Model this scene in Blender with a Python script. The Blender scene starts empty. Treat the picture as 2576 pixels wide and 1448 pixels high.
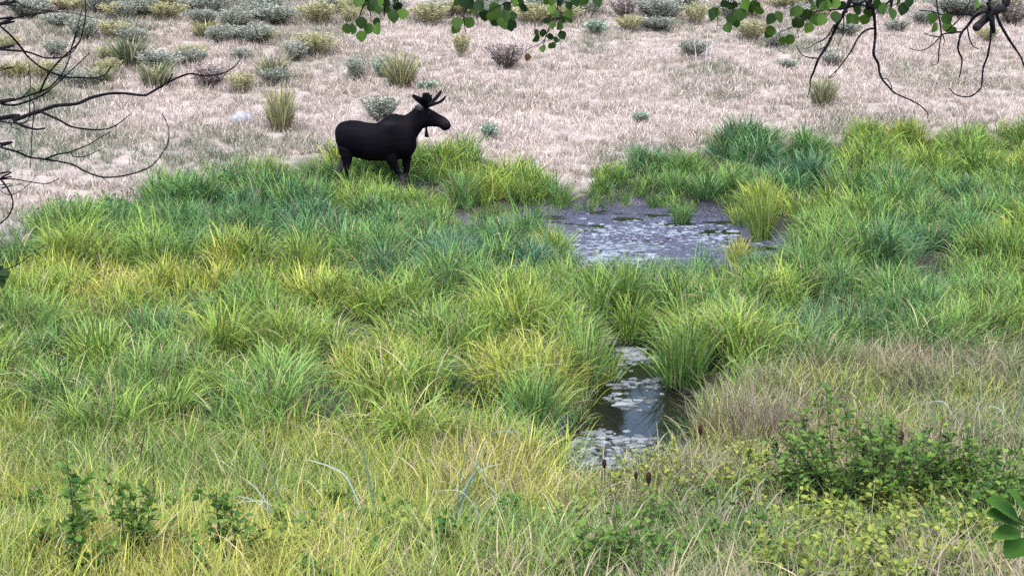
import bpy, bmesh, math, random
import numpy as np
from mathutils import Vector, Matrix, Euler

random.seed(7)
rng = np.random.default_rng(7)
R = math.radians
scene = bpy.context.scene
COL = scene.collection

# ------------------------------------------------------------------ camera
CAM_H, PITCH, HFOV = 4.0, 13.0, 45.0
cam_d = bpy.data.cameras.new('camera')
cam_d.sensor_fit = 'HORIZONTAL'
cam_d.angle = R(HFOV)
cam_d.clip_start, cam_d.clip_end = 0.05, 500
cam = bpy.data.objects.new('camera', cam_d)
COL.objects.link(cam)
cam.location = (0, 0, CAM_H)
cam.rotation_euler = (R(90 - PITCH), 0, 0)
scene.camera = cam

# ------------------------------------------------------------------ light
SUN_EL, SUN_AZ = 60.0, -40.0          # soft open-sky light, slightly from behind the camera's left shoulder
world = bpy.data.worlds.new('World')
scene.world = world
world.use_nodes = True
wn = world.node_tree.nodes
sky = wn.new('ShaderNodeTexSky')
sky.sky_type = 'NISHITA'
sky.sun_disc = False
sky.sun_elevation = R(SUN_EL)
sky.sun_rotation = R(180 + SUN_AZ)
sky.air_density, sky.dust_density, sky.ozone_density = 1.0, 2.5, 1.0
bg = wn['Background']
world.node_tree.links.new(sky.outputs[0], bg.inputs[0])
bg.inputs[1].default_value = 0.14
sun_d = bpy.data.lights.new('sun', 'SUN')
sun_d.energy = 1.35
sun_d.angle = R(28)
sun_d.color = (1.0, 0.975, 0.95)
sun = bpy.data.objects.new('sun', sun_d)
COL.objects.link(sun)
sun.location = (-20, -30, 40)
_sd = Vector((math.sin(R(SUN_AZ)) * math.cos(R(SUN_EL)), -math.cos(R(SUN_AZ)) * math.cos(R(SUN_EL)), math.sin(R(SUN_EL))))
sun.rotation_euler = _sd.to_track_quat('Z', 'Y').to_euler()
scene.view_settings.view_transform = 'Standard'
scene.view_settings.look = 'None'
scene.view_settings.gamma = 1.0
scene.view_settings.exposure = 1.6
scene.render.engine = 'CYCLES'
scene.cycles.use_denoising = False
scene.cycles.use_adaptive_sampling = True
scene.cycles.adaptive_threshold = 0.02
scene.cycles.max_bounces = 4
scene.cycles.diffuse_bounces = 1
scene.cycles.glossy_bounces = 3
scene.cycles.transmission_bounces = 2
scene.cycles.caustics_reflective = False
scene.cycles.caustics_refractive = False

# ------------------------------------------------------------------ helpers: photo measurement to place
PW, PH = 2576.0, 1448.0
FPX = 0.5 * PW / math.tan(R(HFOV / 2))
cp, sp = math.cos(R(PITCH)), math.sin(R(PITCH))

def ray(px, py):
    u, v = (px - PW / 2) / FPX, (PH / 2 - py) / FPX
    return np.array([u, cp + v * sp, -sp + v * cp])

def at(px, py, Y):
    d = ray(px, py)
    return Vector((d[0] * Y / d[1], Y, CAM_H + d[2] * Y / d[1]))

def proj(x, y, z):
    dz = z - CAM_H
    dep = np.maximum(y * cp - dz * sp, 0.05)
    up = y * sp + dz * cp
    return PW / 2 + FPX * x / dep, PH / 2 - FPX * up / dep

def inpoly(px, py, poly):
    px = np.asarray(px, float); py = np.asarray(py, float)
    ins = np.zeros(px.shape, bool)
    n = len(poly)
    for i in range(n):
        x1, y1 = poly[i]; x2, y2 = poly[(i + 1) % n]
        c = (y1 > py) != (y2 > py)
        with np.errstate(divide='ignore', invalid='ignore'):
            xi = (x2 - x1) * (py - y1) / (y2 - y1 + 1e-12) + x1
        ins ^= c & (px < xi)
    return ins

def sdf(x, y, poly):
    d = np.full(np.shape(x), 1e9)
    n = len(poly)
    for i in range(n):
        x1, y1 = poly[i]; x2, y2 = poly[(i + 1) % n]
        ex, ey = x2 - x1, y2 - y1
        t = np.clip(((x - x1) * ex + (y - y1) * ey) / (ex * ex + ey * ey + 1e-12), 0, 1)
        d = np.minimum(d, np.hypot(x - x1 - t * ex, y - y1 - t * ey))
    return np.where(inpoly(x, y, poly), -d, d)

def _hash(ix, iy, s):
    h = (ix.astype(np.int64) * 374761393 + iy.astype(np.int64) * 668265263 + s * 144665) & 0x7fffffff
    h = ((h ^ (h >> 13)) * 1274126177) & 0x7fffffff
    return ((h ^ (h >> 16)) & 0xffff) / 65535.0

def vnoise(x, y, s=0):
    x = np.asarray(x, float); y = np.asarray(y, float)
    ix, iy = np.floor(x), np.floor(y)
    fx, fy = x - ix, y - iy
    fx = fx * fx * (3 - 2 * fx); fy = fy * fy * (3 - 2 * fy)
    a = _hash(ix, iy, s); b = _hash(ix + 1, iy, s); c = _hash(ix, iy + 1, s); d = _hash(ix + 1, iy + 1, s)
    return (a * (1 - fx) + b * fx) * (1 - fy) + (c * (1 - fx) + d * fx) * fy

def fbm(x, y, s=0, o=3):
    v = 0; a = 1; t = 0
    x = np.asarray(x, float); y = np.asarray(y, float)
    for k in range(o):
        v = v + a * vnoise(x * 2 ** k + 17.3 * k, y * 2 ** k - 9.1 * k, s + k); t += a; a *= .5
    return v / t

def sstep(a, b, x):
    t = np.clip((x - a) / (b - a), 0, 1)
    return t * t * (3 - 2 * t)

def flat(px, py):                      # point on the level marsh floor
    d = ray(px, py)
    t = -CAM_H / d[2]
    return (d[0] * t, d[1] * t)

POND_PX = [(1070, 562), (1200, 548), (1290, 532), (1400, 526), (1480, 520), (1560, 506), (1640, 508), (1700, 525),
        (1770, 516), (1830, 522), (1850, 545), (1880, 585), (1975, 600), (1965, 640), (1860, 645), (1810, 665), (1700, 662),
        (1600, 668), (1480, 662), (1440, 640), (1420, 610), (1330, 606), (1200, 600)]
POND = [flat(*p) for p in POND_PX]
CREEK_PX = [(1520, 850), (1620, 840), (1660, 870), (1690, 960), (1770, 980), (1810, 1010), (1790, 1060), (1680, 1090),
        (1640, 1130), (1610, 1175), (1480, 1180), (1390, 1150), (1330, 1110), (1440, 1080), (1470, 1010), (1520, 960), (1535, 910)]
CREEK = [flat(*p) for p in CREEK_PX]
WATER_Z = -0.12

def G(x, y):
    x = np.asarray(x, float); y = np.asarray(y, float)
    bank = np.interp(y, [-6, 0, 2.5, 5, 7.6, 9.4, 10.6, 12.5], [3.2, 2.9, 2.1, 1.2, .42, .12, .03, 0])
    bank = bank * (1 + .10 * (vnoise(x * .35, y * .35, 5) - .5))
    t = y - (25.8 + .12 * x)
    hill = .2 * (np.sqrt(t * t + 6) + t) / 2
    hill = np.minimum(hill, 9 + .02 * t)
    hum = .10 * (fbm(x * .9, y * .9, 11, 3) - .35) * sstep(8, 13, y)
    dp, dc = sdf(x, y, POND), sdf(x, y, CREEK)
    z = bank + hill + hum
    mud = WATER_Z + .010 + .13 * (fbm(x * 1.3, y * 3.4, 31, 4) - .5)
    z = np.where(dp < .5, z + (mud - z) * (1 - sstep(-.05, .40, dp)), z)
    z = np.where(dc < .5, z + (-.42 - z) * (1 - sstep(-.25, .3, dc)), z)
    return z

def gnd(px, py, dz=0.0):
    d = ray(px, py)
    ts = np.arange(2.0, 95, .04)
    X, Y, Z = d[0] * ts, d[1] * ts, CAM_H + d[2] * ts
    below = np.nonzero(Z <= G(X, Y) + dz)[0]
    i = below[0] if len(below) else len(ts) - 1
    return Vector((X[i], Y[i], float(G(X[i], Y[i]))))

def pxm(Y):                            # metres per photo pixel at distance Y
    return Y / FPX

# ------------------------------------------------------------------ helpers: objects
def tag(o, label=None, cat=None, group=None, kind=None):
    if label: o['label'] = label
    if cat: o['category'] = cat
    if group: o['group'] = group
    if kind: o['kind'] = kind
    return o

def link(o, parent=None):
    COL.objects.link(o)
    if parent is not None:
        o.parent = parent
    return o

def empty(name, loc=(0, 0, 0)):
    o = bpy.data.objects.new(name, None)
    o.empty_display_size = .1
    o.location = loc
    return link(o)

def mesh(name, v, f, mat=None, smooth=False, col=None):
    me = bpy.data.meshes.new(name)
    v = np.asarray(v, float)
    me.from_pydata(v.tolist(), [], f.tolist() if isinstance(f, np.ndarray) else f)
    if mat: me.materials.append(mat)
    if smooth: me.polygons.foreach_set('use_smooth', [True] * len(me.polygons))
    if col is not None:
        a = me.attributes.new('bc', 'FLOAT_COLOR', 'POINT')
        c = np.ones((len(v), 4)); c[:, :col.shape[1]] = col
        a.data.foreach_set('color', c.ravel())
    me.update()
    return me

def ob(name, me, parent=None):
    return link(bpy.data.objects.new(name, me), parent)

class Soup:
    """collects verts, faces and per-vertex colour data"""
    def __init__(s): s.v, s.f, s.c, s.n = [], [], [], 0
    def add(s, v, f, c=None):
        v = np.asarray(v, float)
        s.v.append(v)
        s.f += [tuple(i + s.n for i in q) for q in f]
        s.c.append(np.zeros((len(v), 3)) if c is None else np.broadcast_to(np.asarray(c, float), (len(v), 3)))
        s.n += len(v)
    def mesh(s, name, mat, smooth=False):
        return mesh(name, np.concatenate(s.v), s.f, mat, smooth, np.concatenate(s.c))

def spline(pts, n=6):
    P = [np.array(p, float) for p in pts]
    if len(P) == 2:
        return np.array([P[0] + (P[1] - P[0]) * t for t in np.linspace(0, 1, n + 1)])
    out = []
    Q = [2 * P[0] - P[1]] + P + [2 * P[-1] - P[-2]]
    for i in range(1, len(Q) - 2):
        a, b, c, d = Q[i - 1], Q[i], Q[i + 1], Q[i + 2]
        for t in np.linspace(0, 1, n, endpoint=False):
            out.append(.5 * (2 * b + (c - a) * t + (2 * a - 5 * b + 4 * c - d) * t * t + (3 * b - a - 3 * c + d) * t ** 3))
    out.append(P[-1])
    return np.array(out)

def tube(pts, r0, r1, sides=6, knob=0.0):
    pts = np.asarray(pts, float)
    n = len(pts)
    tan = np.gradient(pts, axis=0)
    tan /= np.linalg.norm(tan, axis=1)[:, None] + 1e-9
    ref = np.array([0.31, 0.2, 0.93])
    v, f = [], []
    for i in range(n):
        a = np.cross(tan[i], ref); a /= np.linalg.norm(a) + 1e-9
        b = np.cross(tan[i], a)
        r = r0 + (r1 - r0) * i / (n - 1)
        if knob: r *= 1 + knob * (random.random() - .35)
        for k in range(sides):
            t = 2 * math.pi * k / sides
            v.append(pts[i] + r * (a * math.cos(t) + b * math.sin(t)))
    for i in range(n - 1):
        for k in range(sides):
            k2 = (k + 1) % sides
            f.append((i * sides + k, i * sides + k2, (i + 1) * sides + k2, (i + 1) * sides + k))
    f.append(tuple(range(sides - 1, -1, -1)))
    f.append(tuple((n - 1) * sides + k for k in range(sides)))
    return np.array(v), f

# ------------------------------------------------------------------ materials
def new_mat(name):
    m = bpy.data.materials.new(name); m.use_nodes = True
    nt = m.node_tree
    return m, nt, nt.nodes, nt.links, nt.nodes['Principled BSDF']

def ramp(nd, stops):
    r = nd.new('ShaderNodeValToRGB')
    el = r.color_ramp.elements
    while len(el) < len(stops): el.new(.5)
    for e, (p, c) in zip(el, stops):
        e.position = p; e.color = (*c, 1)
    return r

def blade_mat(name, stops, straw, straw_at=.9, transl=.16, rough=.6, spread=.35, tipshift=.18, lowv=.45):
    """grass blade: tint of the plant (instance) + blade to blade variation + paler tips, some dead blades"""
    m, nt, nd, L, bs = new_mat(name)
    at_ = nd.new('ShaderNodeAttribute'); at_.attribute_name = 'bc'
    ti = nd.new('ShaderNodeAttribute'); ti.attribute_type = 'INSTANCER'; ti.attribute_name = 'tint'
    sep = nd.new('ShaderNodeSeparateColor'); L.new(at_.outputs['Color'], sep.inputs[0])
    m1 = nd.new('ShaderNodeMath'); m1.operation = 'MULTIPLY_ADD'
    L.new(sep.outputs[0], m1.inputs[0]); m1.inputs[1].default_value = spread; L.new(ti.outputs['Fac'], m1.inputs[2])
    m2 = nd.new('ShaderNodeMath'); m2.operation = 'MULTIPLY_ADD'
    L.new(sep.outputs[1], m2.inputs[0]); m2.inputs[1].default_value = tipshift; L.new(m1.outputs[0], m2.inputs[2])
    m3 = nd.new('ShaderNodeMath'); m3.operation = 'SUBTRACT'; L.new(m2.outputs[0], m3.inputs[0]); m3.inputs[1].default_value = (spread + tipshift) / 2
    rp = ramp(nd, stops); L.new(m3.outputs[0], rp.inputs[0])
    gt = nd.new('ShaderNodeMath'); gt.operation = 'GREATER_THAN'; L.new(sep.outputs[2], gt.inputs[0]); gt.inputs[1].default_value = straw_at
    mx = nd.new('ShaderNodeMix'); mx.data_type = 'RGBA'
    L.new(gt.outputs[0], mx.inputs[0]); L.new(rp.outputs[0], mx.inputs[6]); mx.inputs[7].default_value = (*straw, 1)
    fr = nd.new('ShaderNodeMath'); fr.operation = 'MULTIPLY'; L.new(sep.outputs[0], fr.inputs[0]); fr.inputs[1].default_value = 7.31
    fr2 = nd.new('ShaderNodeMath'); fr2.operation = 'FRACT'; L.new(fr.outputs[0], fr2.inputs[0])
    mr = nd.new('ShaderNodeMapRange'); L.new(fr2.outputs[0], mr.inputs[0]); mr.inputs[3].default_value = lowv; mr.inputs[4].default_value = 1.25 if lowv < .6 else 1.1
    vs = nd.new('ShaderNodeVectorMath'); vs.operation = 'SCALE'; L.new(mx.outputs[2], vs.inputs[0]); L.new(mr.outputs[0], vs.inputs['Scale'])
    class _o: pass
    mx = _o(); mx.outputs = {2: vs.outputs[0]}
    L.new(mx.outputs[2], bs.inputs['Base Color'])
    bs.inputs['Roughness'].default_value = rough
    bs.inputs['Specular IOR Level'].default_value = .2
    tr = nd.new('ShaderNodeBsdfTranslucent'); L.new(mx.outputs[2], tr.inputs[0])
    ms = nd.new('ShaderNodeMixShader'); ms.inputs[0].default_value = transl
    L.new(bs.outputs[0], ms.inputs[1]); L.new(tr.outputs[0], ms.inputs[2])
    L.new(ms.outputs[0], nd['Material Output'].inputs[0])
    return m

M_SEDGE = blade_mat('sedge', [(0.0, (.10, .215, .125)), (.28, (.14, .29, .09)), (.55, (.245, .385, .07)), (.8, (.40, .46, .075)), (1, (.55, .50, .12))],
                    (.50, .41, .24), .93)
M_YELLOW = blade_mat('meadow_grass', [(0.0, (.12, .23, .06)), (.4, (.23, .32, .065)), (.75, (.41, .41, .075)), (1, (.55, .49, .17))], (.55, .45, .27), .86)
M_DRY = blade_mat('dry_grass', [(0.0, (.20, .25, .17)), (.3, (.37, .34, .25)), (.6, (.66, .54, .47)), (1, (.82, .70, .62))], (.76, .68, .62), .84, .2, lowv=.66)
M_BANKDRY = blade_mat('bank_grass', [(0.0, (.16, .22, .09)), (.35, (.30, .29, .15)), (.65, (.42, .34, .22)), (1, (.56, .46, .31))], (.55, .47, .36), .85, .3)
M_IRIS = blade_mat('broad_blade', [(0.0, (.13, .24, .16)), (.5, (.22, .34, .20)), (1, (.62, .70, .66))], (.62, .58, .48), .9, .3)

def plain(name, c1, c2, scale=8, rough=.8, bump=0, detail=4, spec=.3, transl=0):
    m, nt, nd, L, bs = new_mat(name)
    tc = nd.new('ShaderNodeTexCoord')
    nz = nd.new('ShaderNodeTexNoise'); nz.inputs['Scale'].default_value = scale; nz.inputs['Detail'].default_value = detail
    L.new(tc.outputs['Object'], nz.inputs['Vector'])
    rp = ramp(nd, [(.3, c1), (.7, c2)]); L.new(nz.outputs[0], rp.inputs[0])
    L.new(rp.outputs[0], bs.inputs['Base Color'])
    bs.inputs['Roughness'].default_value = rough
    bs.inputs['Specular IOR Level'].default_value = spec
    if bump:
        b = nd.new('ShaderNodeBump'); b.inputs['Strength'].default_value = bump; b.inputs['Distance'].default_value = .02
        L.new(nz.outputs[0], b.inputs['Height']); L.new(b.outputs[0], bs.inputs['Normal'])
    if transl:
        tr = nd.new('ShaderNodeBsdfTranslucent'); L.new(rp.outputs[0], tr.inputs[0])
        ms = nd.new('ShaderNodeMixShader'); ms.inputs[0].default_value = transl
        L.new(bs.outputs[0], ms.inputs[1]); L.new(tr.outputs[0], ms.inputs[2]); L.new(ms.outputs[0], nd['Material Output'].inputs[0])
    return m

def leaf_mat(name, lo, hi, transl=.35, rough=.45):
    """leaf colour varies from leaf to leaf (attribute bc red)"""
    m, nt, nd, L, bs = new_mat(name)
    a = nd.new('ShaderNodeAttribute'); a.attribute_name = 'bc'
    s = nd.new('ShaderNodeSeparateColor'); L.new(a.outputs['Color'], s.inputs[0])
    rp = ramp(nd, [(0, lo), (1, hi)]); L.new(s.outputs[0], rp.inputs[0])
    L.new(rp.outputs[0], bs.inputs['Base Color']); bs.inputs['Roughness'].default_value = rough
    bs.inputs['Specular IOR Level'].default_value = .12
    tr = nd.new('ShaderNodeBsdfTranslucent'); L.new(rp.outputs[0], tr.inputs[0])
    ms = nd.new('ShaderNodeMixShader'); ms.inputs[0].default_value = transl
    L.new(bs.outputs[0], ms.inputs[1]); L.new(tr.outputs[0], ms.inputs[2]); L.new(ms.outputs[0], nd['Material Output'].inputs[0])
    return m

M_BARK = plain('grey_bark', (.003, .0025, .0045), (.012, .010, .013), 40, .85, .5, spec=.12)
M_BARK2 = plain('aspen_bark', (.008, .007, .009), (.035, .030, .032), 30, .8, .5, spec=.15)
M_TWIG = plain('shrub_stem', (.05, .035, .028), (.12, .085, .06), 25, .85)
M_STRAWSTEM = plain('dry_stem', (.30, .22, .15), (.48, .38, .28), 20, .85)
M_ASPEN = leaf_mat('aspen_leaf', (.008, .026, .007), (.075, .15, .02), .2, .55)
M_ROSE = leaf_mat('shrub_leaf', (.04, .11, .028), (.22, .34, .06), .3)
M_ROSEY = leaf_mat('yellowing_leaf', (.14, .22, .045), (.50, .52, .10), .35)
M_SAGE = leaf_mat('sage_leaf', (.22, .25, .19), (.55, .57, .48), .25, .7)
M_RABBIT = leaf_mat('rabbitbrush_leaf', (.29, .30, .16), (.70, .66, .36), .25, .7)
M_DEADBUSH = leaf_mat('dead_bush', (.15, .12, .12), (.42, .36, .34), .15, .8)
M_TEAL = leaf_mat('pale_herb', (.24, .34, .24), (.52, .60, .48), .25, .7)
M_ROCK = plain('granite', (.20, .20, .23), (.40, .39, .42), 9, .85, .6)
M_SEED = plain('seed_head', (.018, .009, .007), (.07, .028, .018), 60, .9, .8)
M_PALE = plain('bleached_stem', (.42, .42, .43), (.66, .65, .64), 12, .8)
M_POST = plain('weathered_post', (.22, .22, .28), (.36, .36, .44), 20, .85, .4)

# ground: mud where wet, thatch in the marsh, pale dusty soil and litter on the hillside
def ground_mat():
    m, nt, nd, L, bs = new_mat('marsh_ground')
    a = nd.new('ShaderNodeAttribute'); a.attribute_name = 'bc'
    s = nd.new('ShaderNodeSeparateColor'); L.new(a.outputs['Color'], s.inputs[0])
    geo = nd.new('ShaderNodeNewGeometry')
    n1 = nd.new('ShaderNodeTexNoise'); n1.inputs['Scale'].default_value = 1.7; n1.inputs['Detail'].default_value = 9; n1.inputs['Roughness'].default_value = .7
    L.new(geo.outputs['Position'], n1.inputs['Vector'])
    n2 = nd.new('ShaderNodeTexNoise'); n2.inputs['Scale'].default_value = 22; n2.inputs['Detail'].default_value = 5
    L.new(geo.outputs['Position'], n2.inputs['Vector'])
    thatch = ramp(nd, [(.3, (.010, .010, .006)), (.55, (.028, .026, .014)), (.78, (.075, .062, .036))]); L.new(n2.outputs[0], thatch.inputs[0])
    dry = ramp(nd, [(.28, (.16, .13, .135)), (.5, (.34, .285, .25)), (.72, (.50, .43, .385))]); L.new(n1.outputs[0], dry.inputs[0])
    mud = ramp(nd, [(.3, (.025, .023, .034)), (.7, (.125, .12, .175))]); L.new(n2.outputs[0], mud.inputs[0])  # blue-violet cast paints the sky's sheen into the mud colour
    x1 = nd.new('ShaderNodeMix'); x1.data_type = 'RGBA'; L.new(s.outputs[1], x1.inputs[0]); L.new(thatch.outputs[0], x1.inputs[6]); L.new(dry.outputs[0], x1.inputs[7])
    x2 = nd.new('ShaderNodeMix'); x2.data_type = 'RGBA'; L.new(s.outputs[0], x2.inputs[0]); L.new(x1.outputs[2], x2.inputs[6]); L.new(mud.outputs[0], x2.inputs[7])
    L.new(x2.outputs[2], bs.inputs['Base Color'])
    mr = nd.new('ShaderNodeMapRange'); L.new(s.outputs[0], mr.inputs[0]); mr.inputs[3].default_value = .95; mr.inputs[4].default_value = .22
    L.new(mr.outputs[0], bs.inputs['Roughness'])
    b = nd.new('ShaderNodeBump'); b.inputs['Strength'].default_value = .8; b.inputs['Distance'].default_value = .05
    L.new(n2.outputs[0], b.inputs['Height']); L.new(b.outputs[0], bs.inputs['Normal'])
    return m

def water_mat():
    m, nt, nd, L, bs = new_mat('still_water')
    bs.inputs['Base Color'].default_value = (.012, .013, .009, 1)
    bs.inputs['Roughness'].default_value = .04
    bs.inputs['IOR'].default_value = 1.33
    geo = nd.new('ShaderNodeNewGeometry')
    n = nd.new('ShaderNodeTexNoise'); n.inputs['Scale'].default_value = 3.5; n.inputs['Detail'].default_value = 3
    L.new(geo.outputs['Position'], n.inputs['Vector'])
    b = nd.new('ShaderNodeBump'); b.inputs['Strength'].default_value = .06; b.inputs['Distance'].default_value = .02
    L.new(n.outputs[0], b.inputs['Height']); L.new(b.outputs[0], bs.inputs['Normal'])
    return m

# ------------------------------------------------------------------ regions of the place
TOP = [(-900, 660), (-200, 612), (0, 596), (100, 556), (200, 516), (340, 500), (390, 462), (550, 440), (720, 410), (770, 378), (850, 366), (960, 364),
       (1090, 370), (1200, 380), (1300, 405), (1390, 455), (1480, 462), (1520, 418), (1580, 388), (1700, 366), (1850, 346), (2100, 336), (2250, 322),
       (2400, 326), (2576, 326), (3500, 335)]
BOT = [(3500, 790), (2576, 845), (2300, 880), (2060, 905), (1860, 960), (1780, 1010), (1640, 1090), (1450, 1185), (1300, 1110), (1240, 1085), (1000, 1100),
       (800, 1080), (560, 1085), (300, 1070), (0, 1060), (-900, 1050)]
SEDGE = TOP + BOT
tx, ty = np.array([p[0] for p in TOP]), np.array([p[1] for p in TOP])
bx_, by_ = np.array([p[0] for p in BOT[::-1]]), np.array([p[1] for p in BOT[::-1]])

def region(x, y, z, lift=.28):
    """0 sedge, 1 dry hillside, 2 bank"""
    px, py = proj(x, y, z + lift)
    r = np.zeros(np.shape(x), int)
    r = np.where(py < np.interp(px, tx, ty), 1, r)
    r = np.where(py > np.interp(px, bx_, by_), 2, r)
    return r, px, py

# ------------------------------------------------------------------ ground and water
def spaced(lo, d0, d1, hi, step, grow):
    a = list(np.arange(d0, d1, step)); s = step
    while a[-1] < hi: s = min(s * grow, 4); a.append(a[-1] + s)
    b = []; s = step; v = d0
    while v > lo: s = min(s * grow, 4); v -= s; b.append(v)
    return np.array(b[::-1] + a)

gx = spaced(-90, -2.2, 5.6, 90, .065, 1.12)
gy = spaced(-14, 9.6, 25.5, 130, .065, 1.10)
GX, GY = np.meshgrid(gx, gy)
GZ = G(GX, GY)
nx, ny = len(gx), len(gy)
idx = np.arange(nx * ny).reshape(ny, nx)
gf = np.stack([idx[:-1, :-1], idx[:-1, 1:], idx[1:, 1:], idx[1:, :-1]], -1).reshape(-1, 4)
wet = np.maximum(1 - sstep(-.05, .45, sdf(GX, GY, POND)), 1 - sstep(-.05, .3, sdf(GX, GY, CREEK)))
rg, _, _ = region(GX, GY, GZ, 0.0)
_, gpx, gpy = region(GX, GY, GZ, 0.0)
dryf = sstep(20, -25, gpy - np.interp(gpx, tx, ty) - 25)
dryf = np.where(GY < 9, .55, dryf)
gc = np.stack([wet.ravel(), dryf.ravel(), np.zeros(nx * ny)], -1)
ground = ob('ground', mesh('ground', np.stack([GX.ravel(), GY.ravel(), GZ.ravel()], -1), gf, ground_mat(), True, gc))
tag(ground, 'marshy valley floor rising into a dry hillside', 'ground', kind='structure')

wv = [(-4, 8.8, WATER_Z), (8, 8.8, WATER_Z), (8, 26, WATER_Z), (-4, 26, WATER_Z)]
water = ob('pond_water', mesh('pond_water', wv, [(0, 1, 2, 3)], water_mat()))
tag(water, 'dark still water of the pond and creek', 'water', kind='structure')

# ------------------------------------------------------------------ grass blades
def blades(n, Rb, L, lean, curl, width, segs=6, seed=0, outward=.7, Lvar=.3, bias=None):
    g = np.random.default_rng(seed)
    r = Rb * np.sqrt(g.random(n)); a0 = g.random(n) * 2 * np.pi
    bx, by = r * np.cos(a0), r * np.sin(a0)
    phi = np.where(g.random(n) < outward, a0 + g.normal(0, .5, n), g.random(n) * 2 * np.pi)
    if bias is not None: phi = phi + bias * g.random(n) * np.sin(a0)
    ln = L * (1 - Lvar * g.random(n)) * (1 - .25 * r / max(Rb, 1e-6) * g.random(n))
    th0 = lean * (.2 + .8 * r / max(Rb, 1e-6)) * g.random(n) + .04
    cu = curl * (.25 + .75 * g.random(n) ** .8)
    w = width * (.6 + .7 * g.random(n))
    t = np.linspace(0, 1, segs + 1)
    th = th0[:, None] + cu[:, None] * t[None] ** 1.6
    th = np.minimum(th, 2.75)
    ds = ln[:, None] / segs
    dr = np.concatenate([np.zeros((n, 1)), np.cumsum(np.sin(th[:, :-1]) * ds, 1)], 1)
    dz = np.concatenate([np.zeros((n, 1)), np.cumsum(np.cos(th[:, :-1]) * ds, 1)], 1)
    sway = (g.normal(0, .12, n)[:, None]) * t[None] ** 2 * ln[:, None]
    cx, sx = np.cos(phi)[:, None], np.sin(phi)[:, None]
    X = bx[:, None] + dr * cx - sway * sx; Y = by[:, None] + dr * sx + sway * cx; Z = np.maximum(dz, .005)
    tw = g.normal(0, .7, n)[:, None]
    wx, wy = -np.sin(phi)[:, None] * np.cos(tw) + np.cos(phi)[:, None] * np.sin(tw), np.cos(phi)[:, None] * np.cos(tw) + np.sin(phi)[:, None] * np.sin(tw)
    wt = w[:, None] * .5 * (np.minimum(1, .55 + 2.2 * t) * np.clip(1.05 - t ** 2.2, .06, 1))[None]
    V = np.stack([np.stack([X - wx * wt, Y - wy * wt, Z], -1), np.stack([X + wx * wt, Y + wy * wt, Z], -1)], 2).reshape(n, (segs + 1) * 2, 3)
    base = (np.arange(n) * (segs + 1) * 2)[:, None]
    k = np.arange(segs)[None] * 2
    F = np.stack([base + k, base + k + 1, base + k + 3, base + k + 2], -1).reshape(-1, 4)
    c = np.zeros((n, (segs + 1) * 2, 3))
    c[..., 0] = g.random(n)[:, None]; c[..., 1] = np.repeat(t, 2)[None]; c[..., 2] = g.random(n)[:, None]
    return V.reshape(-1, 3), F, c.reshape(-1, 3)

def clump_set(name, specs, mat):
    c = bpy.data.collections.new(name)
    for i, kw in enumerate(specs):
        v, f, cc = blades(**kw)
        o = bpy.data.objects.new('%s_%02d' % (name, i), mesh(name, v, f, mat, False, cc))
        c.objects.link(o)
    return c

def scatter(name, P, rot, scl, idx, tint, coll, label, cat):
    me = bpy.data.meshes.new(name)
    me.from_pydata(P.tolist(), [], [])
    for nm, ty_, key, arr in (('rot', 'FLOAT_VECTOR', 'vector', rot), ('scl', 'FLOAT_VECTOR', 'vector', scl), ('idx', 'INT', 'value', idx), ('tint', 'FLOAT', 'value', tint)):
        a = me.attributes.new(nm, ty_, 'POINT'); a.data.foreach_set(key, np.ascontiguousarray(arr, dtype=np.int32 if ty_ == 'INT' else np.float32).ravel())
    o = ob(name, me)
    ng = bpy.data.node_groups.new(name, 'GeometryNodeTree')
    ng.interface.new_socket('Geometry', in_out='INPUT', socket_type='NodeSocketGeometry')
    ng.interface.new_socket('Geometry', in_out='OUTPUT', socket_type='NodeSocketGeometry')
    n, L = ng.nodes, ng.links
    gi, go = n.new('NodeGroupInput'), n.new('NodeGroupOutput')
    ip = n.new('GeometryNodeInstanceOnPoints'); ci = n.new('GeometryNodeCollectionInfo')
    ci.inputs['Collection'].default_value = coll; ci.inputs['Separate Children'].default_value = True; ci.inputs['Reset Children'].default_value = True
    def na(nm, t):
        q = n.new('GeometryNodeInputNamedAttribute'); q.data_type = t; q.inputs['Name'].default_value = nm
        return q.outputs['Attribute']
    e = n.new('FunctionNodeEulerToRotation'); L.new(na('rot', 'FLOAT_VECTOR'), e.inputs[0])
    L.new(gi.outputs[0], ip.inputs['Points']); L.new(ci.outputs[0], ip.inputs['Instance'])
    ip.inputs['Pick Instance'].default_value = True
    L.new(na('idx', 'INT'), ip.inputs['Instance Index']); L.new(e.outputs[0], ip.inputs['Rotation']); L.new(na('scl', 'FLOAT_VECTOR'), ip.inputs['Scale'])
    L.new(ip.outputs[0], go.inputs[0])
    md = o.modifiers.new('scatter', 'NODES'); md.node_group = ng
    tag(o, label, cat, kind='stuff')
    return o

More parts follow.
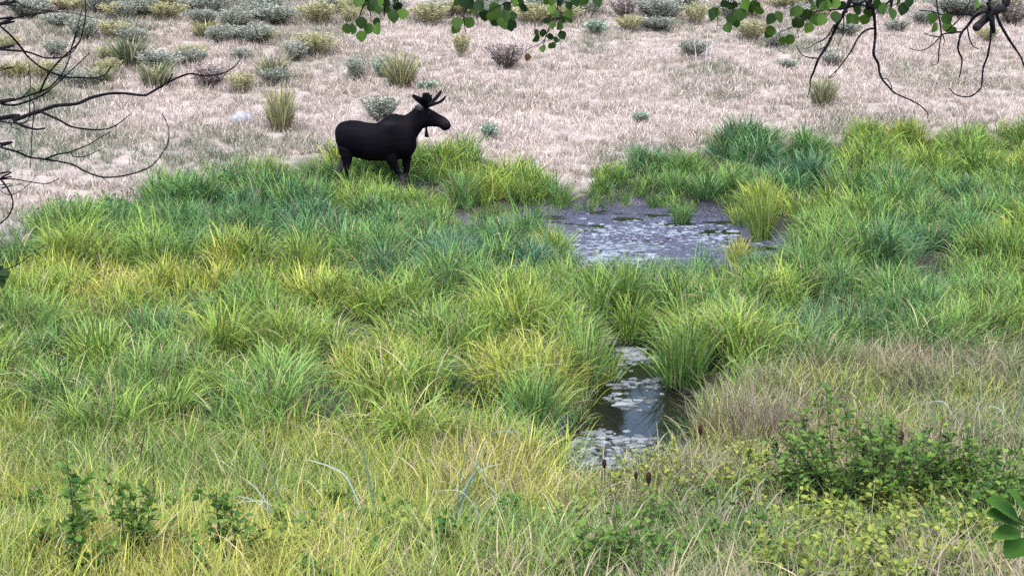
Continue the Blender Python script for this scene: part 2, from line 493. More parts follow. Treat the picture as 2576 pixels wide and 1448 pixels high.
SED = clump_set('sedge_clump', [dict(n=(34, 30, 24)[l], Rb=.15, L=.72 + .05 * (i % 3), lean=.6, curl=(1.4 + .55 * i) if l < 2 else (1.0 + .5 * i), width=(.0105, .0155, .021)[l], segs=6, seed=100 + i + 20 * l, outward=.6) for l in range(3) for i in range(4)], M_SEDGE)
DRYC = clump_set('dry_clump', [dict(n=18, Rb=.20, L=(.36 + .05 * (i % 3)), lean=.8, curl=.9 + .5 * (i % 3), width=.026, segs=3, seed=200 + i, outward=.5, Lvar=.6) for i in range(6)], M_DRY)
YEL = clump_set('meadow_clump', [dict(n=40, Rb=.15, L=.44 + .05 * (i % 3), lean=.6, curl=1.0 + .55 * (i % 3), width=.0082, segs=5, seed=300 + i, outward=.4, Lvar=.5) for i in range(6)], M_YELLOW)
BNK = clump_set('bank_clump', [dict(n=30, Rb=.15, L=.42 + .06 * (i % 3), lean=.8, curl=1.0 + .5 * (i % 3), width=.0085, segs=5, seed=400 + i, outward=.2, Lvar=.6) for i in range(6)], M_BANKDRY)

MOOSE_Y = 25.2

# --- sedge meadow: hummocks with gaps between them
def poisson(x0, x1, y0, y1, rad, tries):
    cell = rad / 1.4143
    grid = {}
    out = []
    g = random.Random(5)
    for _ in range(tries):
        x, y = g.uniform(x0, x1), g.uniform(y0, y1)
        i, j = int(x / cell // 1), int(y / cell // 1)
        ok = True
        for a in range(i - 2, i + 3):
            for b in range(j - 2, j + 3):
                q = grid.get((a, b))
                if q and (q[0] - x) ** 2 + (q[1] - y) ** 2 < rad * rad: ok = False; break
            if not ok: break
        if ok: grid[(i, j)] = (x, y); out.append((x, y))
    return np.array(out)

# the tussocks that stand out one by one: photo x, base y, width, height, tint, label
TUSS = [
 (1915, 604, 100, 165, .56, 'tall lone sedge tussock with yellow tips standing at the end of the muddy pond', .55),
 (1725, 965, 230, 215, .42, 'broad bright green sedge tussock standing in the creek beside the sky reflection', .9),
 (1465, 965, 200, 190, .40, 'dense dark green sedge tussock overhanging the upper bend of the creek', .9),
 (1590, 862, 190, 130, .50, 'arching sedge tussock closing off the upstream end of the creek', 1.1),
 (1340, 1080, 240, 190, .38, 'large drooping sedge tussock with its blades dipping into the creek', 1.1),
 (1390, 655, 150, 110, .60, 'yellow green sedge tussock with reddish tips at the near edge of the mud', .7),
 (1855, 670, 90, 95, .85, 'small golden sedge tussock beside the brown pool at the pond edge', .5),
 (1715, 560, 75, 65, .30, 'small green sedge tuft growing out of the mud in the pond', .6),
 (1225, 505, 150, 90, .66, 'yellow green sedge tussock next to the moose on the pond bank', 1.1),
 (1165, 520, 140, 110, .35, 'deep green sedge tussock on the pond bank ahead of the moose', 1.0),
 (1330, 480, 130, 80, .55, 'arching sedge tussock where the marsh meets the bare pale hillside', 1.1),
 (400, 505, 120, 60, .22, 'dark green sedge tussock at the hillside edge of the marsh', .8),
 (620, 510, 170, 70, .28, 'wide dark sedge tussock below the hillside with overhanging fringe', 1.0),
 (370, 565, 140, 60, .35, 'low mounded sedge tussock beside the patch of short green weeds', 1.0),
 (2000, 490, 110, 75, .12, 'blue green sedge tussock in the marsh behind the lone tall tussock', .8),
 (2250, 590, 140, 80, .08, 'dark blue green sedge tussock in the wide open marsh', .8),
 (2330, 625, 120, 90, .18, 'tall blue green sedge tussock with upright blades in the open marsh', .5),
 (1770, 500, 160, 75, .25, 'sedge tussock hanging over the far rim of the muddy pond', 1.0),
 (1420, 735, 150, 110, .50, 'upright green sedge tussock between the pond and the creek', .6),
 (1750, 780, 160, 120, .48, 'fresh green sedge tussock between the pond and the creek', .8),
 (1250, 690, 180, 120, .34, 'sedge tussock with long blue green arching blades near the mud', 1.2),
 (880, 640, 230, 110, .20, 'large dark blue green sedge mound in the middle of the marsh', .8),
 (1060, 640, 180, 100, .25, 'dark sedge mound beside the narrow tongue of mud', .8),
 (780, 760, 220, 110, .80, 'golden green sedge mound with upright blades in the marsh', .6),
 (540, 740, 170, 110, .78, 'golden sedge mound below the dark green mounds', .6),
 (170, 760, 210, 110, .60, 'swept over sedge mound near the hanging leafy twig', 1.4),
 (560, 900, 300, 160, .62, 'big swirling sedge mound bent over in one direction', 1.5),
 (250, 940, 260, 150, .55, 'big flattened sedge mound of pale green hair like blades', 1.6),
 (940, 800, 200, 110, .60, 'sedge mound with rusty dead blades at its base', 1.2),
 (1110, 860, 220, 130, .42, 'rounded green sedge mound behind the creek tussocks', 1.1),
 (1110, 1000, 200, 130, .22, 'dark green sedge tussock at the lower edge of the marsh', 1.0),
 (2110, 870, 170, 100, .40, 'green sedge mound at the edge of the dry bank vegetation', 1.1),
 (1950, 880, 180, 120, .58, 'bright arching sedge mound behind the brown dry bush', 1.3),
 (2080, 700, 180, 110, .72, 'yellow green sedge mound in the marsh beyond the creek', .9),
 (700, 990, 260, 140, .45, 'wide sedge mound of tangled green blades above the yellow grass', 1.3),
 (420, 1060, 260, 130, .48, 'tangled sedge mound bordering the yellow grass of the bank', 1.3),
]
tz = []
TP = []
for (px, py, w, h, tn, lb, cu) in TUSS:
    p = gnd(px, py)
    TP.append(p)
tuss_xy = np.array([[p.x, p.y] for p in TP]); tuss_r = np.array([.5 * w * pxm(p.y) for (_, _, w, *_), p in zip(TUSS, TP)])

mounds = poisson(-19, 22, 9.5, 37, .98, 30000)
mz = G(mounds[:, 0], mounds[:, 1])
mr_, mpx, mpy = region(mounds[:, 0], mounds[:, 1], mz)
keep = (mr_ == 0) & (np.abs(mounds[:, 0]) < mounds[:, 1] * .46 + 2.5)
mounds = mounds[keep]
P, ROT, SCL, TINT, RAISE = [], [], [], [], []
YEL_Z = [(650, 640, 930, 790), (1080, 360, 1360, 470), (480, 630, 600, 720), (1990, 560, 2200, 700), (740, 360, 860, 420), (1800, 640, 2100, 760), (0, 640, 470, 760)]
BLU_Z = [(430, 520, 1080, 660), (2040, 480, 2576, 640), (1880, 400, 2040, 500), (1000, 600, 1240, 680)]
for (x, y) in mounds:
    g = random.Random(int(x * 1000) * 31 + int(y * 1000))
    mrad = g.uniform(.48, .86)
    mh = g.uniform(.75, 1.35)
    dirx = g.uniform(0, 6.28)
    n = int(30 * (mrad / .6) ** 2)
    nz = float(fbm(x * .22, y * .22, 77, 3))
    mt = .44 + (nz - .5) * 1.1 + g.uniform(-.11, .11)
    for k in range(n):
        rr = mrad * math.sqrt(g.random()); a = g.uniform(0, 6.2832)
        cx, cy = x + rr * math.cos(a), y + rr * math.sin(a)
        P.append((cx, cy)); q = rr / mrad; RAISE.append(.17 * mh * (1 - q * q))
        tilt = .42 * q
        ROT.append((-tilt * math.sin(a) + .16 * math.sin(dirx), tilt * math.cos(a) + .16 * math.cos(dirx), g.uniform(0, 6.28)))
        s = mh * (1.0 - .45 * q * q) * g.uniform(.8, 1.1)
        SCL.append((s * g.uniform(.9, 1.15), s * g.uniform(.9, 1.15), s)); TINT.append(mt + g.uniform(-.07, .07))
# fringe hanging over the banks of the pond and the creek
for poly, cnt in ((POND, 15), (CREEK, 16)):
    for i in range(len(poly)):
        (xa, ya), (xb, yb) = poly[i], poly[(i + 1) % len(poly)]
        ln = math.hypot(xb - xa, yb - ya); nxn, nyn = (yb - ya) / ln, -(xb - xa) / ln
        mid = ((xa + xb) / 2 + nxn * .05, (ya + yb) / 2 + nyn * .05)
        sg = 1 if float(sdf(np.array(mid[0]), np.array(mid[1]), poly)) > 0 else -1
        for k in range(int(ln * cnt)):
            t = random.random(); of = random.uniform(0, .5)
            P.append((xa + (xb - xa) * t + sg * nxn * of, ya + (yb - ya) * t + sg * nyn * of))
            ROT.append((random.gauss(0, .2), random.gauss(0, .2), random.uniform(0, 6.28)))
            q = random.uniform(.6, .95); SCL.append((q, q, q)); TINT.append(random.uniform(.2, .5)); RAISE.append(0)
RAISE = np.array(RAISE); P = np.array(P); ROT = np.array(ROT); SCL = np.array(SCL); TINT = np.array(TINT)
PZ = G(P[:, 0], P[:, 1])
rr_, ppx, ppy = region(P[:, 0], P[:, 1], PZ)
dpo, dcr = sdf(P[:, 0], P[:, 1], POND), sdf(P[:, 0], P[:, 1], CREEK)
near_t = np.min(np.hypot(P[:, None, 0] - tuss_xy[None, :, 0], P[:, None, 1] - tuss_xy[None, :, 1]) / (tuss_r[None] * .8), axis=1)
moose_fp = (np.abs(P[:, 0] + 2.4) < 1.5) & (np.abs(P[:, 1] - MOOSE_Y) < .28)
tpx_, tpy_ = proj(P[:, 0], P[:, 1], PZ + .52 * SCL[:, 2] + RAISE)
open_mud = inpoly(tpx_, tpy_, [(1300, 560), (1440, 545), (1480, 515), (1560, 500), (1700, 520), (1830, 520), (1880, 585), (1960, 600), (1940, 622), (1860, 612), (1790, 640), (1700, 622), (1600, 640), (1470, 640), (1440, 600), (1330, 575)]) & (dpo > -.03) & (P[:, 1] < 23)
open_mud |= (tpx_ > 1800) & (tpx_ < 2000) & (tpy_ > 430) & (tpy_ < 610) & (P[:, 1] < 22.6)
open_mud |= inpoly(tpx_, tpy_, [(1540, 870), (1640, 870), (1690, 970), (1760, 990), (1640, 1060), (1580, 1140), (1420, 1130), (1480, 1010), (1540, 950)]) & (tpy_ < 1130)
near_lone = np.hypot(P[:, 0] - tuss_xy[0, 0], P[:, 1] - tuss_xy[0, 1]) < .75
ok = ~open_mud & ~near_lone & (rr_ == 0) & (dpo > -.05) & (dcr > -.04) & (near_t > 1) & ~moose_fp
for (x0, y0, x1, y1) in YEL_Z:
    TINT += .30 * np.exp(-((ppx - (x0 + x1) / 2) / ((x1 - x0) * .5)) ** 2 - ((ppy - (y0 + y1) / 2) / ((y1 - y0) * .55)) ** 2)
for (x0, y0, x1, y1) in BLU_Z:
    TINT -= .26 * np.exp(-((ppx - (x0 + x1) / 2) / ((x1 - x0) * .5)) ** 2 - ((ppy - (y0 + y1) / 2) / ((y1 - y0) * .55)) ** 2)
# shorter grass right in front of the animal, taller on the bank behind it, low at the water's edge
sc = np.ones(len(P))
sc *= np.where((dpo < .22) | (dcr < .25), .7, 1)
sc *= np.where((np.abs(P[:, 0] + 2.2) < 2.2) & (P[:, 1] > 22.6) & (P[:, 1] < MOOSE_Y), .78, 1)
SCL = SCL * sc[:, None]
P, ROT, SCL, TINT, PZ = P[ok], ROT[ok], SCL[ok], TINT[ok], (PZ + RAISE * sstep(.1, .5, np.minimum(dpo, dcr)))[ok]
print('sedge clumps', len(P))
scatter('sedge_grass', np.column_stack([P, PZ - .02]), ROT, SCL, rng.integers(0, 4, len(P)) + 4 * np.digitize(P[:, 1] + rng.normal(0, 1.5, len(P)), [14.5, 20.5]), np.clip(TINT, 0.0, 1.0), SED,
        'thick green sedge growing in hummocks over the marsh', 'grass')

def fill(name, coll, nvar, x0, x1, y0, y1, dens, want, size, tintf, label, sink=.01, cond=None, lift=.2, tilt=.12):
    n = int((x1 - x0) * (y1 - y0) * dens)
    x, y = rng.uniform(x0, x1, n), rng.uniform(y0, y1, n)
    k = np.abs(x) < y * .46 + 3.0
    x, y = x[k], y[k]
    z = G(x, y)
    r, px, py = region(x, y, z, lift)
    k = (r == want) & (sdf(x, y, POND) > .12) & (sdf(x, y, CREEK) > .1)
    if want == 0:
        k &= np.hypot(x - tuss_xy[0, 0], y - tuss_xy[0, 1]) > .7
    if want == 2:
        tpx, tpy = proj(x, y, z + .42)
        k &= ~(inpoly(tpx, tpy, CREEK_PX) & (tpy < 1150))
    if cond is not None: k &= cond(x, y, px, py)
    x, y, z, px, py = x[k], y[k], z[k], px[k], py[k]
    n = len(x)
    s = size(x, y, px, py) * rng.uniform(.65, 1.25, n)
    rot = np.stack([rng.normal(0, tilt, n), rng.normal(0, tilt, n), rng.uniform(0, 6.28, n)], -1)
    scl = np.stack([s * rng.uniform(.85, 1.2, n), s * rng.uniform(.85, 1.2, n), s], -1)
    print(name, n)
    return scatter(name, np.column_stack([x, y, z - sink]), rot, scl, rng.integers(0, nvar, n), np.clip(tintf(x, y, px, py) + rng.normal(0, .07, n), 0, 1), coll, label, 'grass')

fill('marsh_undergrowth', SED, 4, -18, 20, 9.5, 36, 9, 0,
     lambda x, y, px, py: .32 + .2 * fbm(x * .5, y * .5, 66, 2),
     lambda x, y, px, py: .20 + .7 * (fbm(x * .4, y * .4, 46, 3) - .5),  # low tint paints extra shade into the hollows
     'short green sedge in the hollows between the hummocks', lift=.2, tilt=.3)
fill('dry_grass', DRYC, 6, -34, 36, 21, 62, 34, 1,
     lambda x, y, px, py: .40 + .55 * fbm(x * .5, y * .5, 61, 3),
     lambda x, y, px, py: .56 + 1.25 * (fbm(x * .33, y * .33, 41, 4) - .5) + .16 * (sstep(500, 1300, px) - 1) - .12 * sstep(60, 0, py - 30) - .25 * sstep(60, 0, np.interp(px, tx, ty) - py),
     'pale straw grass covering the dry hillside', lift=.15,
     cond=lambda x, y, px, py: rng.random(len(x)) < .55 + .75 * (fbm(x * .7, y * .7, 47, 3) - .2))
fill('meadow_grass', YEL, 6, -8, 9, 5.2, 15, 105, 2,
     lambda x, y, px, py: .75 + .5 * fbm(x * .8, y * .8, 62, 3),
     lambda x, y, px, py: .50 + 1.2 * (fbm(x * .7, y * .7, 42, 3) - .5) - .25 * sstep(1300, 1700, px),
     'fine yellow green grass on the bank below the marsh', cond=lambda x, y, px, py: (px < 1250 + 700 * (rng.random(len(px)) - .5)) | (rng.random(len(px)) < .3))
fill('bank_grass', BNK, 6, -2.5, 9, 4.6, 17, 75, 2,
     lambda x, y, px, py: .7 + .75 * fbm(x * .8, y * .8, 63, 3),
     lambda x, y, px, py: .27 + 1.2 * (fbm(x * .7, y * .7, 43, 3) - .5),
     'tangled tan and green grass on the dry bank by the creek', cond=lambda x, y, px, py: px > 1250 + 700 * (rng.random(len(px)) - .5))

# --- named tussocks
TP_MESH = []
for i, (cu, ln) in enumerate([(1.1, .2), (1.6, .35), (2.1, .45), (2.6, .55)]):
    for j in range(2):
        v, f, c = blades(300, .30, 1.0, .75 + ln * .6, cu, .024, 7, 900 + i * 10 + j, .85, .45, .8)
        TP_MESH.append((cu, mesh('grass_tussock', v, f, M_SEDGE, False, c)))
for k, ((px, py, w, h, tn, lb, cu), p) in enumerate(zip(TUSS, TP)):
    cand = sorted(TP_MESH, key=lambda q: abs(q[0] - cu * 1.5))[:2]
    o = ob('grass_tussock', cand[k % 2][1])
    zt = max(p.z, WATER_Z)
    zmax = {1.1: .86, 1.6: .76, 2.1: .66, 2.6: .58}[cand[k % 2][0]]
    sz = h * pxm(p.y) / zmax
    sx = w * pxm(p.y) / (1.15 + .2 * cu)
    o.location = (p.x, p.y, zt - .03)
    o.scale = (sx, sx, sz)
    o.rotation_euler = (random.gauss(0, .05), random.gauss(0, .05), random.uniform(0, 6.28))
    o['tint'] = float(tn)
    tag(o, lb, 'tussock', 'sedge tussocks in the marsh')

# ------------------------------------------------------------------ moose
def zm(zx, zy):                       # measured on an enlarged crop of the animal
    return at((1050 + zx / 3.367) * .7541, (250 + zy / 3.367) * .7541, MOOSE_Y)

def loft(sections, n=20, y0=0.0, power=2.2):
    v, f = [], []
    for s in sections:
        a, b = zm(s[0][0], s[0][1]), zm(s[1][0], s[1][1])
        w = s[2]; yo = y0 + (s[3] if len(s) > 3 else 0)
        c = (a + b) / 2; h = (a - b) / 2
        for k in range(n):
            t = 2 * math.pi * k / n
            ct, st = math.cos(t), math.sin(t)
            ct = math.copysign(abs(ct) ** (2 / power), ct); st = math.copysign(abs(st) ** (2 / power), st)
            p = c + h * ct + Vector((0, w * st + yo, 0))
            v.append(p)
    m = len(sections)
    for i in range(m - 1):
        for k in range(n):
            k2 = (k + 1) % n
            f.append((i * n + k, i * n + k2, (i + 1) * n + k2, (i + 1) * n + k))
    f.append(tuple(range(n - 1, -1, -1))); f.append(tuple((m - 1) * n + k for k in range(n)))
    return v, f

def fuse(name, parts, voxel, mat, smooth_it=6, fac=.5):
    v, f = [], []
    for pv, pf in parts:
        o_ = len(v); v += [tuple(p) for p in pv]; f += [tuple(i + o_ for i in q) for q in pf]
    me = bpy.data.meshes.new(name); me.from_pydata(v, [], f)
    bm = bmesh.new(); bm.from_mesh(me); bmesh.ops.recalc_face_normals(bm, faces=bm.faces); bm.to_mesh(me); bm.free()
    o = ob(name, me)
    r = o.modifiers.new('r', 'REMESH'); r.mode = 'VOXEL'; r.voxel_size = voxel
    s = o.modifiers.new('s', 'SMOOTH'); s.iterations = smooth_it; s.factor = fac
    dg = bpy.context.evaluated_depsgraph_get()
    m2 = bpy.data.meshes.new_from_object(o.evaluated_get(dg))
    o.modifiers.clear(); o.data = m2
    m2.materials.clear(); m2.materials.append(mat)
    m2.polygons.foreach_set('use_smooth', [True] * len(m2.polygons))
    return o

def moose_mat():
    m, nt, nd, L, bs = new_mat('moose_coat')
    a = nd.new('ShaderNodeAttribute'); a.attribute_name = 'bc'
    s = nd.new('ShaderNodeSeparateColor'); L.new(a.outputs['Color'], s.inputs[0])
    tc = nd.new('ShaderNodeTexCoord')
    mp = nd.new('ShaderNodeMapping'); mp.inputs['Scale'].default_value = (5, 9, 9); L.new(tc.outputs['Object'], mp.inputs[0])
    n1 = nd.new('ShaderNodeTexNoise'); n1.inputs['Scale'].default_value = .55; n1.inputs['Detail'].default_value = 6; L.new(mp.outputs[0], n1.inputs['Vector'])
    mp2 = nd.new('ShaderNodeMapping'); mp2.inputs['Scale'].default_value = (40, 160, 70); mp2.inputs['Rotation'].default_value = (0, .6, 0); L.new(tc.outputs['Object'], mp2.inputs[0])
    n2 = nd.new('ShaderNodeTexNoise'); n2.inputs['Scale'].default_value = 1.2; n2.inputs['Detail'].default_value = 4; L.new(mp2.outputs[0], n2.inputs['Vector'])
    dark = ramp(nd, [(.35, (.0010, .0010, .0032)), (.72, (.0052, .0036, .0050))]); L.new(n1.outputs[0], dark.inputs[0])
    pale = ramp(nd, [(.3, (.035, .028, .030)), (.7, (.10, .082, .085))]); L.new(n2.outputs[0], pale.inputs[0])
    mx = nd.new('ShaderNodeMix'); mx.data_type = 'RGBA'; L.new(s.outputs[0], mx.inputs[0]); L.new(dark.outputs[0], mx.inputs[6]); L.new(pale.outputs[0], mx.inputs[7])
    L.new(mx.outputs[2], bs.inputs['Base Color'])
    bs.inputs['Roughness'].default_value = .62; bs.inputs['Specular IOR Level'].default_value = .06
    b = nd.new('ShaderNodeBump'); b.inputs['Strength'].default_value = .5; b.inputs['Distance'].default_value = .01
    L.new(n2.outputs[0], b.inputs['Height']); L.new(b.outputs[0], bs.inputs['Normal'])
    return m
M_MOOSE = moose_mat()
M_VELVET = plain('antler_velvet', (.002, .0018, .004), (.010, .008, .012), 18, .75, .3, spec=.08)
M_EAR = plain('ear_fur', (.05, .042, .045), (.16, .14, .15), 25, .8)
M_EYE = plain('moose_eye', (.004, .003, .003), (.008, .006, .005), 5, .15, spec=.5)

mbase = zm(650, 1420)
moose = empty('moose', (mbase.x, MOOSE_Y, float(G(mbase.x, MOOSE_Y))))
tag(moose, 'black brown bull moose with small antlers walking through the sedge', 'moose')
trunk_s = [((226, 640), (231, 690), .05), ((238, 588), (246, 770), .15), ((268, 548), (275, 840), .21), ((310, 524), (312, 885), .25), ((400, 506), (400, 910), .29), ((500, 514), (500, 938), .31),
    ((600, 536), (600, 962), .325), ((690, 542), (700, 969), .325), ((740, 515), (750, 967), .32), ((790, 475), (800, 964), .305), ((850, 437), (862, 958), .285), ((910, 434), (930, 952), .27),
    ((965, 448), (1000, 945), .25), ((1012, 452), (1075, 925), .225), ((1050, 430), (1122, 862), .195), ((1085, 400), (1148, 795), .165),
    ((1112, 375), (1140, 722), .148), ((1145, 348), (1172, 664), .134), ((1185, 340), (1215, 605), .12, -.01), ((1235, 345), (1262, 585), .115, -.02),
    ((1290, 373), (1302, 580), .118, -.03), ((1340, 402), (1348, 580), .108, -.045), ((1390, 432), (1385, 583), .09, -.06), ((1435, 453), (1418, 598), .086, -.07),
    ((1478, 478), (1445, 624), .090, -.08), ((1508, 508), (1472, 622), .088, -.085), ((1526, 540), (1498, 612), .074, -.09), ((1534, 568), (1520, 602), .04, -.09)]
hn = [((445, 850), (262, 790), .11), ((440, 905), (288, 875), .095), ((428, 965), (312, 935), .075), ((415, 1025), (332, 995), .058), ((408, 1080), (345, 1072), .05), ((402, 1110), (352, 1115), .045),
      ((398, 1190), (356, 1195), .036), ((392, 1300), (352, 1300), .034), ((402, 1360), (348, 1355), .04), ((412, 1392), (350, 1392), .05), ((424, 1428), (348, 1428), .055)]
hf = [((425, 850), (280, 800), .10), ((385, 925), (292, 905), .08), ((345, 995), (268, 965), .062), ((312, 1060), (238, 1035), .052), ((292, 1100), (224, 1085), .048), ((278, 1160), (222, 1150), .04),
      ((276, 1240), (232, 1235), .036), ((278, 1330), (236, 1330), .036), ((292, 1392), (236, 1392), .046), ((306, 1428), (236, 1428), .05)]
fn = [((970, 830), (800, 850), .10), ((945, 920), (800, 935), .09), ((935, 970), (828, 990), .075), ((950, 1030), (872, 1050), .058), ((985, 1085), (922, 1098), .052), ((1008, 1120), (950, 1132), .05),
      ((1016, 1165), (968, 1172), .04), ((1030, 1260), (988, 1265), .034), ((1042, 1350), (1000, 1350), .036), ((1058, 1392), (1002, 1392), .048), ((1074, 1428), (1002, 1428), .052)]
ff = [((1095, 840), (958, 850), .09), ((1085, 915), (964, 920), .078), ((1078, 975), (972, 980), .064), ((1066, 1050), (988, 1055), .052), ((1054, 1100), (984, 1105), .05), ((1040, 1140), (972, 1122), .046),
      ((1008, 1180), (958, 1150), .038), ((975, 1225), (934, 1200), .032), ((945, 1268), (905, 1242), .036), ((928, 1295), (880, 1262), .044), ((905, 1325), (862, 1292), .045)]
body = fuse('body', [loft(trunk_s, 24), loft(hn, 14, -.15), loft(hf, 14, .15), loft(fn, 14, -.13), loft(ff, 14, .13)], .018, M_MOOSE, 4)
bv = np.empty(len(body.data.vertices) * 3); body.data.vertices.foreach_get('co', bv); bv = bv.reshape(-1, 3)
def zco(v):
    X = v[:, 0]; d0 = zm(0, 0); d1 = zm(1000, 1000)
    return (X - d0.x) / (d1.x - d0.x) * 1000, (v[:, 2] - d0.z) / (d1.z - d0.z) * 1000
zx_, zy_ = zco(bv)
pale = np.maximum.reduce([
    sstep(1010, 1120, zy_) * (bv[:, 1] > MOOSE_Y) * (zx_ < 500) * 1.0, sstep(900, 1010, zy_) * (bv[:, 1] > MOOSE_Y + .06) * (zx_ < 345),
    sstep(1095, 1150, zy_) * (zx_ > 800) * .9, sstep(1120, 1200, zy_) * (zx_ < 500) * .9])
pale *= 1 - sstep(1340, 1400, zy_)
browns = .22 * np.exp(-((zx_ - 1480) / 70) ** 2 - ((zy_ - 510) / 45) ** 2) + .16 * np.exp(-((zx_ - 850) / 90) ** 2 - ((zy_ - 525) / 25) ** 2) + .06 * np.exp(-((zx_ - 1060) / 60) ** 2 - ((zy_ - 560) / 120) ** 2)
col = np.zeros((len(bv), 4)); col[:, 0] = np.clip(pale + browns, 0, 1); col[:, 3] = 1
a_ = body.data.attributes.new('bc', 'FLOAT_COLOR', 'POINT'); a_.data.foreach_set('color', col.ravel())

def tubez(pts, rads, yo, sides=10, flat_=1.0):
    """tapered limb of an antler through measured points with its own sideways offset"""
    P3 = [zm(a, b) + Vector((0, yy, 0)) for (a, b), yy in zip(pts, yo)]
    sp_ = spline([tuple(p) for p in P3], 5)
    rr = np.interp(np.linspace(0, len(pts) - 1, len(sp_)), range(len(pts)), rads)
    tan = np.gradient(sp_, axis=0); tan /= np.linalg.norm(tan, axis=1)[:, None]
    v, f = [], []
    for i in range(len(sp_)):
        a = np.cross(tan[i], (0, 1, .05)); a /= np.linalg.norm(a) + 1e-9; b = np.cross(tan[i], a)
        for k in range(sides):
            t = 2 * math.pi * k / sides
            v.append(sp_[i] + rr[i] * (a * math.cos(t) + flat_ * b * math.sin(t)))
    for i in range(len(sp_) - 1):
        for k in range(sides):
            k2 = (k + 1) % sides
            f.append((i * sides + k, i * sides + k2, (i + 1) * sides + k2, (i + 1) * sides + k))
    f.append(tuple(range(sides - 1, -1, -1))); f.append(tuple((len(sp_) - 1) * sides + k for k in range(sides)))
    return v, f
near_antler = fuse('antler', [
    tubez([(1250, 400), (1248, 345), (1245, 300), (1262, 255), (1268, 190)], [.045, .045, .075, .095, .07], [-.06, -.14, -.24, -.33, -.38], 10, .5),
    tubez([(1238, 315), (1195, 275), (1160, 250), (1112, 214)], [.07, .07, .06, .034], [-.2, -.26, -.3, -.34], 10, .45),
    tubez([(1270, 340), (1340, 320), (1410, 295), (1455, 260), (1474, 228)], [.045, .034, .030, .030, .024], [-.16, -.2, -.24, -.27, -.29]),
    tubez([(1262, 270), (1305, 262), (1325, 210)], [.05, .04, .018], [-.3, -.36, -.4])], .012, M_VELVET, 1)
far_antler = fuse('antler', [
    tubez([(1250, 400), (1256, 345), (1250, 300), (1235, 260), (1225, 225)], [.045, .045, .07, .075, .04], [.06, .14, .24, .32, .36], 10, .5),
    tubez([(1235, 310), (1190, 300), (1165, 285)], [.06, .05, .03], [.2, .25, .28], 10, .5),
    tubez([(1270, 335), (1320, 300), (1365, 258), (1395, 215), (1412, 190)], [.05, .046, .038, .034, .026], [.14, .2, .26, .3, .32])], .012, M_VELVET, 1)
def ear(yo, s):
    b, tp, up = zm(1212, 392), zm(1140, 338), zm(1160, 400)
    b = b + Vector((0, yo, 0)); tp = tp + Vector((0, yo * 2.3, 0))
    ax = tp - b; side = Vector((.0, s * .3, 1)).normalized(); side = (side - ax.normalized() * side.dot(ax.normalized())).normalized()
    nrm = ax.cross(side).normalized()
    v, f = [], []
    for i, t in enumerate(np.linspace(0, 1, 9)):
        w = .062 * math.sin(math.pi * min(1, .18 + .82 * t)) ** .8 + .003
        for k in range(5):
            q = (k - 2) / 2
            v.append(b + ax * float(t) + side * (w * q) + nrm * (.035 * q * q * (1 - t * .5)))
    for i in range(8):
        for k in range(4):
            f.append((i * 5 + k, i * 5 + k + 1, i * 5 + 6 + k, i * 5 + 5 + k))
    e = ob('ear', mesh('ear', [tuple(p) for p in v], f, M_EAR, True))
    m_ = e.modifiers.new('thick', 'SOLIDIFY'); m_.thickness = .012
    return e
parts = [body, near_antler, far_antler, ear(-.09, -1), ear(.07, 1)]
bell = fuse('bell', [loft([((1268, 565), (1236, 565), .025, -.02), ((1266, 605), (1242, 605), .020, -.02), ((1272, 645), (1238, 645), .03, -.02), ((1284, 680), (1232, 680), .042, -.02), ((1288, 698), (1230, 698), .044, -.02)], 10)], .008, M_MOOSE, 1)
parts.append(bell)
def ball(name, c, r, mat):
    bm = bmesh.new(); bmesh.ops.create_uvsphere(bm, u_segments=12, v_segments=8, radius=r)
    for v in bm.verts: v.co += c
    me = bpy.data.meshes.new(name); bm.to_mesh(me); bm.free(); me.materials.append(mat)
    me.polygons.foreach_set('use_smooth', [True] * len(me.polygons))
    return ob(name, me)
parts.append(ball('eye', zm(1288, 418) + Vector((0, -.125, 0)), .022, M_EYE))
parts.append(ball('eye', zm(1288, 418) + Vector((0, .07, 0)), .022, M_EYE))
parts.append(ball('nostril', zm(1492, 530) + Vector((0, -.165, 0)), .018, M_EYE))
inv = Matrix.Translation(-moose.location)
for p in parts:
    p.data.transform(inv)
    p.parent = moose

